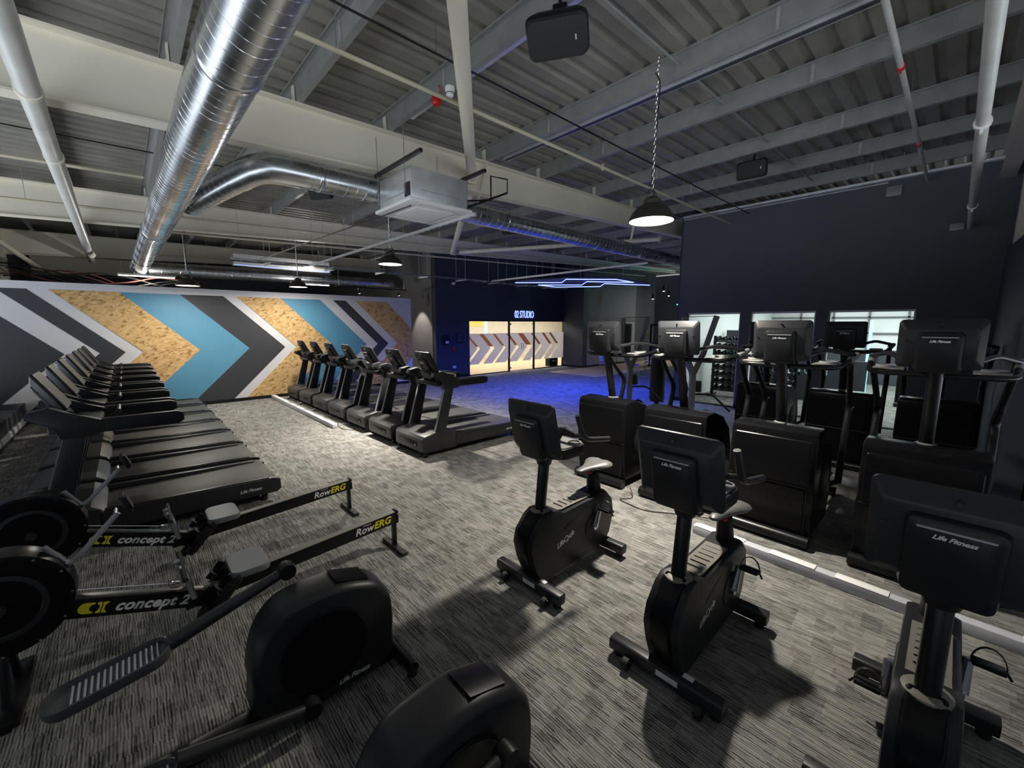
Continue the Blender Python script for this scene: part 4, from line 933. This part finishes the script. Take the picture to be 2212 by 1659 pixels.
    # cranks and pedals
    for s, a in ((-1, 1.25), (1, 1.25+PI)):
        ex, ez = .70+.165*math.cos(a), .33+.165*math.sin(a)
        b = B().mat('steel').tube([(.70, s*.125, .33), (ex, s*.135, ez)], [.030, .020], 10).cyl((.70, s*.11, .33), (.70, s*.14, .33), .03, 14)
        b.obj('crank', t)
        pd = B().mat('black_plastic').box((ex, s*.20, ez), (.10, .11, .022), (0, .25, 0), .006).mat('steel').cyl((ex, s*.13, ez), (ex, s*.16, ez), .010, 8).obj('pedal', t)
        pts = [(ex-.0+.012*math.sin(k*PI/10), s*(.20+.058*math.cos(k*PI/10)), ez + .085*math.sin(k*PI/10)) for k in range(11)]
        B().mat('grey_plastic').tube(pts, .012, 6, flat=.25).tube([(ex, s*.257, ez), (ex+.0, s*.275, ez-.03)], .006, 6).obj('strap', pd)
    return t

def smooth(pts, n=4):
    out = []; m = len(pts)
    for i in range(m):
        p0, p1, p2, p3 = pts[i-1], pts[i], pts[(i+1) % m], pts[(i+2) % m]
        for k in range(n):
            t = k/n
            out.append(tuple(0.5*(2*p1[j] + (p2[j]-p0[j])*t + (2*p0[j]-5*p1[j]+4*p2[j]-p3[j])*t*t + (3*p1[j]-p0[j]-3*p2[j]+p3[j])*t**3) for j in (0, 1)))
    return out
def make_elliptical(phase):
    t = thing('elliptical_trainer', '', 'exercise machine', (0, 0, 0), 'rear drive elliptical trainers')
    prof = [(.04, .06), (-.01, .30), (-.005, .42), (.03, .54), (.10, .63), (.20, .675), (.42, .675), (.60, .62), (.69, .55), (.73, .45), (.73, .24), (.66, .06)]
    prof = smooth(prof)
    b = B().mat('grey_plastic'); rings = []
    cx, cz = .36, .33
    for y, k in ((-.125, .84), (-.122, .87), (-.112, .92), (-.095, .97), (-.07, 1.0), (.07, 1.0), (.095, .97), (.112, .92), (.122, .87), (.125, .84)):
        rings.append(b.ring([(cx+(p-cx)*(1-(1-k)*.6), y, cz+(q-cz)*(1-(1-k)*.6)) for p, q in prof]))
    sh = b.skin(rings).obj('rear_housing', t, ang=42)
    for s in (-1, 1):
        B().mat('soft_black').lathe([(.225, .0), (.228, .010*s), (.215, .016*s), (.205, .010*s), (.01, .008*s)], (.33, s*.122, .35), 48, 'y').obj('side_disc', sh)
        B().mat('logo').mesh(text_me('Life Fitness', 0.042, 0.001, 0.35, 0.95, 0.0008), frame((.47, s*.128, .115), (-s, 0, 0), (0, 0, 1))).obj('logo', sh, smooth=False)
    B().mat('soft_black').prism([(.42, .679), (.60, .624), (.60, .630), (.42, .686)], -.078, .078, .002).obj('top_inlay', sh)
    B().mat('black_metal').b2(-1.55, .05, -.05, .05, .04, .10, .01).b2(.0, .72, -.09, .09, .03, .08, .01).cyl((.77, -.26, .05), (.77, .26, .05), .035, 12).b2(.66, .80, -.04, .04, .04, .08, .01).obj('base_frame', t)
    for x, y in ((.77, -.24), (.77, .24), (-1.5, 0)): B().mat('rubber').cyl((x, y, 0), (x, y, .045), .03, 10).obj('foot', t)
    for s, pz, px, ax, az in (((1, .50, -.50, .24, .71), (-1, .20, -.52, .22, .12)) if phase else ((1, .20, -.60, .02, .30), (-1, .42, -.40, .50, .46))):
        py = s*.19
        a0, a1 = Vector((px+.20, py, pz+.05)), Vector((ax, py, az))
        ar = B().mat('dark_metal').tube([a0, a1], [.036, .028], 12).mat('chrome').cyl((ax, py-s*.03, az), (ax, py+s*.03, az), .03, 16).mat('black_plastic').lathe([(.044, -.035), (.048, 0), (.044, .035)], (ax, py, az), 16, 'y').obj('pedal_arm', t)
        ang = math.atan2(az-(pz+.05), ax-(px+.2)); R = Matrix.Translation((px, py, pz)) @ Matrix.Rotation(-ang*.55, 4, 'Y')
        b = B().mat('pedal_grey')
        def rr(w, h, z, r): return b.ring([R @ Vector((p, q, z)) for p, q in rrect(w, h, r, 5)])
        b.skin([rr(.42, .17, -.02, .07), rr(.44, .19, .0, .08), rr(.44, .19, .032, .08), rr(.425, .175, .035, .075), rr(.41, .16, .005, .07), rr(.40, .15, .003, .07)])
        pd = b.obj('foot_pedal', t, ang=50)
        b = B().mat('trunk')
        for k in range(15): b.box(R @ Vector((-.125+k*.021, 0, .010)), (.007, .14, .010), (0, -ang*.55, 0))
        b.obj('tread_strips', pd, smooth=False)
    B().mat('black_metal').tube([(-1.45, 0, .08), (-1.5, 0, 1.35)], .05, 16).obj('column', t)
    for s in (-1, 1): B().mat('black_metal').tube(arc([(-1.3, s*.24, .5), (-1.35, s*.26, 1.2), (-1.15, s*.28, 1.6)], .2), .02, 10).obj('swing_arm', t)
    console(t, -1.52, 1.5, .45, .4, .25)
    return t

def make_rower():
    t = thing('rowing_machine', '', 'rowing machine', (0, 0, 0), 'rowing machines')
    def beam(b, x0, z0, x1, z1, h, w, m):   # z = top
        b.mat(m).prism([(x0, z0-h), (x1, z1-h), (x1, z1), (x0, z0)], -w/2, w/2, .006)
        return b
    b = beam(B(), .12, .265, 1.70, .365, .105, .070, 'black_metal'); b.mat('alu').prism([(.45, .2865), (1.69, .3645), (1.69, .3695), (.45, .2915)], -.033, .033)
    mr = b.obj('monorail', t)
    sl = .1/1.58; up = (-sl, 0, 1)
    z0 = .365-.0525 - (1.70-1.50)*sl
    B().mat('logo_white').mesh(text_me('Row', 0.088, 0.001, 0.3, 1.0, 0.0015, 'RIGHT'), frame((1.455, -.0365, z0), (1, 0, sl), up)).obj('lettering', mr, smooth=False, label='white part of the lettering')
    B().mat('logo_yellow').mesh(text_me('ERG', 0.088, 0.001, 0.3, 1.0, 0.0022, 'LEFT'), frame((1.46, -.0365, z0), (1, 0, sl), up)).obj('lettering', mr, smooth=False, label='yellow part of the lettering')
    B().mat('logo_white').mesh(text_me('concept 2', 0.018, 0.0006, 0.3), frame((1.40, -.0365, z0+.036), (1, 0, sl), up)).obj('small_print', mr, smooth=False)
    # end leg
    B().mat('black_metal').b2(1.655, 1.685, -.028, .028, .03, .36, .004).obj('leg', t)
    B().mat('rubber').box((1.67, 0, .018), (.06, .40, .035), None, .008).mat('steel').cyl((1.50, 0, .27), (1.66, 0, .06), .006, 6).obj('foot_bar', t)
    B().mat('black_plastic').box((1.69, 0, .318), (.03, .085, .125), None, .012).mat('chrome').cyl((1.69, -.05, .35), (1.69, .05, .35), .008, 8).obj('end_cap', t)
    # front beam with maker's lettering
    b = beam(B(), -.46, .525, .33, .235, .125, .085, 'black_metal'); fb = b.obj('front_beam', t)
    s2 = -.29/.79; u2 = (-s2, 0, 1)
    def fz(x): return .525 + (x+.46)*s2 - .0625
    B().mat('logo_white').mesh(text_me('concept 2', 0.088, 0.001, 0.25, 1.05, 0.003, 'LEFT'), frame((-.21, -.0435, fz(-.21)), (1, 0, s2), u2)).obj('lettering', fb, smooth=False)
    b = B().mat('logo_yellow')
    R = frame((-.265, -.0432, fz(-.265)), (1, 0, s2), u2)
    def sh2(pts):
        r0 = b.ring([R @ Vector((x, y, 0)) for x, y in pts]); r1 = b.ring([R @ Vector((x, y, .001)) for x, y in pts]); b.skin([r0, r1])
    sh2([(-.075+.033*-math.sin(a), .033*math.cos(a)) for a in [k*PI/8 for k in range(9)]] + [(-.04, -.033)] + [(-.035-.024*math.sin(a), -.024*math.cos(a)) for a in [k*PI/8 for k in range(9)]] + [(-.04, .033)])
    sh2([(-.005-0.0, .033), (-.026, .033)] + [(-.035+.022*math.sin(a), .024*math.cos(a)) for a in [k*PI/8 for k in range(1, 8)]] + [(-.026, -.033), (-.005, -.033)])
    sh2([(.0, .033), (.028, .033), (.012, .012), (.010, -.012), (.026, -.033), (.0, -.033)])
    b.obj('logo', fb, smooth=False)
    # flywheel
    fw = B().mat('soft_black').lathe([(.265, -.085), (.285, -.075), (.29, -.02), (.29, .02), (.285, .075), (.265, .085), (.02, .088)], (-.64, 0, .585), 40, 'y').lathe([(.265, -.085), (.02, -.088)], (-.64, 0, .585), 40, 'y').obj('flywheel_housing', t)
    B().mat('dark_metal').lathe([(.18, -.0865), (.185, -.092), (.16, -.094), (.155, -.0865)], (-.64, 0, .585), 36, 'y', True).cyl((-.64, -.09, .585), (-.64, -.12, .585), .03, 14).obj('hub', fw)
    b = B().mat('chrome')
    for k in range(12):
        a = -1.1+k*PI/6; b.cyl((-.64+.272*math.cos(a), -.082, .585+.272*math.sin(a)), (-.64+.272*math.cos(a), -.092, .585+.272*math.sin(a)), .0065, 8)
    b.obj('bolt', fw)
    B().mat('black_metal').b2(-.72, -.60, -.30, .30, .02, .06, .01).tube([(-.66, -.06, .33), (-.66, -.16, .05)], .02, 8).tube([(-.66, .06, .33), (-.66, .16, .05)], .02, 8).obj('front_legs', t)
    for y in (-.26, .26): B().mat('rubber').cyl((-.66, y, 0), (-.66, y, .03), .028, 10).obj('foot', t)
    # monitor arm
    B().mat('silver_grey').tube(arc([(-.46, 0, .84), (-.38, 0, .70), (-.33, 0, .735), (-.14, 0, .945)], .04), .015, 10).mat('chrome').lathe([(.014, -.03), (.018, 0), (.014, .03)], (-.38, 0, .705), 10, 'y').obj('monitor_arm', t)
    mn = B().mat('black_plastic').box((-.10, .0, 1.0), (.03, .13, .12), (0, -.35, 0), .012).mat('steel').cyl((-.15, -.05, .955), (-.15, .05, .955), .009, 8).obj('monitor', t)
    B().mat('screen').box((-.084, 0, 1.006), (.004, .11, .09), (0, -.35, 0), .002).obj('screen', mn)
    # chain, handle and hook
    B().mat('chrome').box((.08, 0, .36), (.05, .03, .04), (0, .3, 0), .006).cyl((-.38, 0, .535), (.08, 0, .37), .004, 6).obj('chain', t)
    for s in (-1, 1):
        B().mat('steel').tube(arc([(.10, s*.05, .50), (.14, s*.062, .42), (.17, s*.065, .25)], .05), .018, 8).obj('handle_hook', t)
    B().mat('rubber').cyl((.125, -.22, .475), (.125, .22, .475), .016, 12).obj('pull_handle', t)
    # foot stretchers
    for s in (-1, 1):
        R = Matrix.Translation((.33, s*.125, .235)) @ Matrix.Rotation(-.85, 4, 'Y') @ Matrix.Rotation(0, 4, 'Z')
        b = B().mat('black_plastic')
        def rr(w, h, z, r): return b.ring([R @ Vector((p, q, z)) for p, q in rrect(w, h, r, 4)])
        b.skin([rr(.31, .115, -.022, .045), rr(.34, .135, -.01, .055), rr(.34, .135, .008, .055), rr(.32, .12, .018, .05)])
        fp = b.obj('footrest', t)
        b = B().mat('rubber'); pts = [R @ Vector((.03, .058*math.cos(k*PI/8), .012+.07*math.sin(k*PI/8))) for k in range(9)]
        b.tube(pts, .014, 6, flat=.3).obj('strap', fp)
        b = B().mat('black_plastic'); b.box(R @ Vector((-.14, 0, .04)), (.04, .11, .09), (0, -.85+PI/2, 0), .015).box(R @ Vector((.02, .066, .03)), (.14, .012, .05), (0, -.85, 0), .004).box(R @ Vector((.02, -.066, .03)), (.14, .012, .05), (0, -.85, 0), .004).obj('heel_cup', fp)
    B().mat('black_metal').cyl((.30, -.16, .24), (.30, .16, .24), .014, 8).obj('footrest_axle', t)
    # seat
    b = B().mat('rower_seat')
    rings = []
    for z, w, h, r in ((.318, .20, .28, .05), (.328, .24, .335, .06), (.350, .245, .345, .06), (.364, .235, .335, .06), (.366, .20, .30, .05)):
        rings.append(b.ring([(x, y, z + (.012*(abs(y)/.17)**2 if z > .34 else 0) - (.012 if z > .34 and abs(y) < .03 else 0)) for x, y in rrect(w, h, r, 5, .50, 0)]))
    se = b.skin(rings).obj('seat', t, ang=50)
    B().mat('black_metal').b2(.42, .58, -.05, .05, .27, .318, .005).obj('seat_carriage', se)
    return t

# ---- place the machines
tm = make_treadmill()
near = ['nearest the camera', 'second from the camera', 'third from the camera', 'middle one', 'third from the chevron wall', 'second from the chevron wall', 'closest to the chevron wall']
TW = .935; PR = 1.075
labR = ['black treadmill in the right hand row, %s' % s for s in near]
labL = ['dark treadmill in the left hand row, %s' % s for s in near]
tm['group'] = 'treadmills in two rows facing left'
y0 = 5.48+.455
for i in range(7):
    loc = (3.22, y0+PR*i, 0)
    if i == 0: tm.location = loc; tm['label'] = labR[0]
    else: dup(tm, loc, labR[i])
for i in range(7): dup(tm, (-.96, 5.40+.455+1.065*i, 0), labL[i])

ct = make_crosstrainer()
rowA = ['front row black cross trainer, leftmost, edged by blue light', 'front row black cross trainer, second from the left', 'front row black cross trainer behind the middle bike, third from the left', 'front row black cross trainer, rightmost, behind the nearest bike']
for i, y in enumerate((3.08, 2.10, 1.11, .08)):
    if i == 0: ct.location = (4.47, y, 0); ct['label'] = rowA[0]
    else: dup(ct, (4.47, y, 0), rowA[i])
for y, lb in ((1.08, 'back row cross trainer with its whole console in front of the right window'), (.08, 'back row cross trainer, rightmost, half hidden behind the front row')):
    dup(ct, (7.48, y, 0), lb)
dup(ct, (7.48, 2.08, 0), 'back row cross trainer, leftmost, below the post between two windows')

dup(ct, (14.2, .55, 0.006), 'dark cross trainer silhouetted in the bright room behind the right window')
bk = make_bike()
for i, (x, y, lb) in enumerate(((2.17, 2.13, 'black exercise bike farthest from the camera with its side shroud in full view'), (2.12, .97, 'black exercise bike in the middle of the three, its back of console facing us'), (2.10, -.07, 'black exercise bike nearest the camera at the right edge'))):
    if i == 0: bk.location = (x, y, 0); bk['label'] = lb
    else: dup(bk, (x, y, 0), lb)

el = make_elliptical(True); el.location = (.30, 2.275, 0); el['label'] = 'black elliptical trainer at lower left with a striped foot pedal in view'
el2 = make_elliptical(False); el2.location = (.41, 1.20, 0); el2['label'] = 'black elliptical trainer at the bottom edge, only its rounded housing in view'
rw = make_rower(); rw.location = (0, 3.42, 0); rw['label'] = 'black rowing machine next to the elliptical, the nearer of the two'
dup(rw, (0, 4.50, 0), 'black rowing machine next to the left treadmills, the farther of the two')

# floor trunking
def trunk(label, x0, y0, x1, y1):
    d = Vector((x1-x0, y1-y0, 0)); L = d.length; t = thing('floor_trunking', label, 'trunking', (x0, y0, 0), 'grey floor trunkings', math.atan2(d.y, d.x))
    B().mat('trunk').b2(0, L, -.045, .045, .0, .085, .006).obj('channel', t)
    b = B().mat('white'); q = .12; random.seed(int(L*100))
    while q < L-.3:
        w = random.uniform(.3, .5); b.b2(q, q+w, -.04, .05, .085, .093, .002); q += w+random.uniform(.02, .35)
    b.obj('lid', t)
trunk('pale grey floor trunking running to the chevron wall beside the treadmills', 2.93, 8.40, 2.93, 13.2)
trunk('pale grey floor trunking in front of the third cross trainer', 4.0, .02, 4.06, 1.62)
trunk('pale grey floor trunking in front of the rightmost cross trainer', 4.02, -2.2, 4.05, -.12)
trunk('short pale floor trunking between the front and back cross trainers', 6.78, .2, 6.78, 1.6)
o = B().mat('rubber').tube(arc([(4.46, 2.6, .06), (4.3, 2.45, .008), (4.15, 2.6, .008), (4.1, 2.2, .008), (4.3, 1.9, .008), (4.4, 1.6, .03)], .1), .005, 6).obj('power_cable'); tag(o, 'thin black cable on the carpet in front of the second cross trainer', 'cable')
o = B().mat('rubber').tube(arc([(3.2, 8.9, .06), (3.05, 8.6, .008), (3.0, 8.2, .008), (3.12, 8.0, .008), (3.17, 7.8, .05)], .1), .005, 6).obj('power_cable'); tag(o, 'thin black cable on the carpet at the end of the long trunking', 'cable')

# ------------------------------------------------------------------ world
# fill for the near side comes from the world through the open sides
w = bpy.data.worlds.new('world'); sc.world = w; w.use_nodes = True
bg = w.node_tree.nodes['Background']; nt = w.node_tree
# dim sky; bright lower half added to light the ceiling from below
tc = nt.nodes.new('ShaderNodeTexCoord'); sp = nt.nodes.new('ShaderNodeSeparateXYZ'); nt.links.new(tc.outputs['Generated'], sp.inputs[0])
rp = nt.nodes.new('ShaderNodeValToRGB'); nt.links.new(math_node(nt, 'MULTIPLY_ADD', sp.outputs['Z'], 0.5, 0.5), rp.inputs['Fac'])
e = rp.color_ramp.elements; e[0].position = 0.40; e[0].color = (0.86, 0.93, 1.0, 1); e[1].position = 0.475; e[1].color = (0.028, 0.034, 0.044, 1)
nt.links.new(rp.outputs['Color'], bg.inputs['Color']); bg.inputs['Strength'].default_value = 2.6

cam = bpy.data.cameras.new('camera'); co = bpy.data.objects.new('camera', cam); COL.objects.link(co)
cam.sensor_fit = 'HORIZONTAL'; cam.sensor_width = 36; cam.lens = 890/2212*36
cam.clip_start = 0.05; cam.clip_end = 100
th = math.radians(47.0); p = math.atan(130/890)
Fv = Vector((math.cos(th)*math.cos(p), math.sin(th)*math.cos(p), -math.sin(p)))
co.location = (0, 0, 2.1); co.rotation_euler = Fv.to_track_quat('-Z', 'Y').to_euler()
sc.camera = co
sc.view_settings.view_transform = 'Standard'; sc.view_settings.look = 'None'; sc.view_settings.gamma = 1; sc.view_settings.use_curve_mapping = False
sc.view_settings.exposure = 0.0
sc.cycles.use_denoising = True
sc.cycles.max_bounces = 7; sc.cycles.transmission_bounces = 8; sc.cycles.transparent_max_bounces = 8
sc.cycles.sample_clamp_indirect = 6
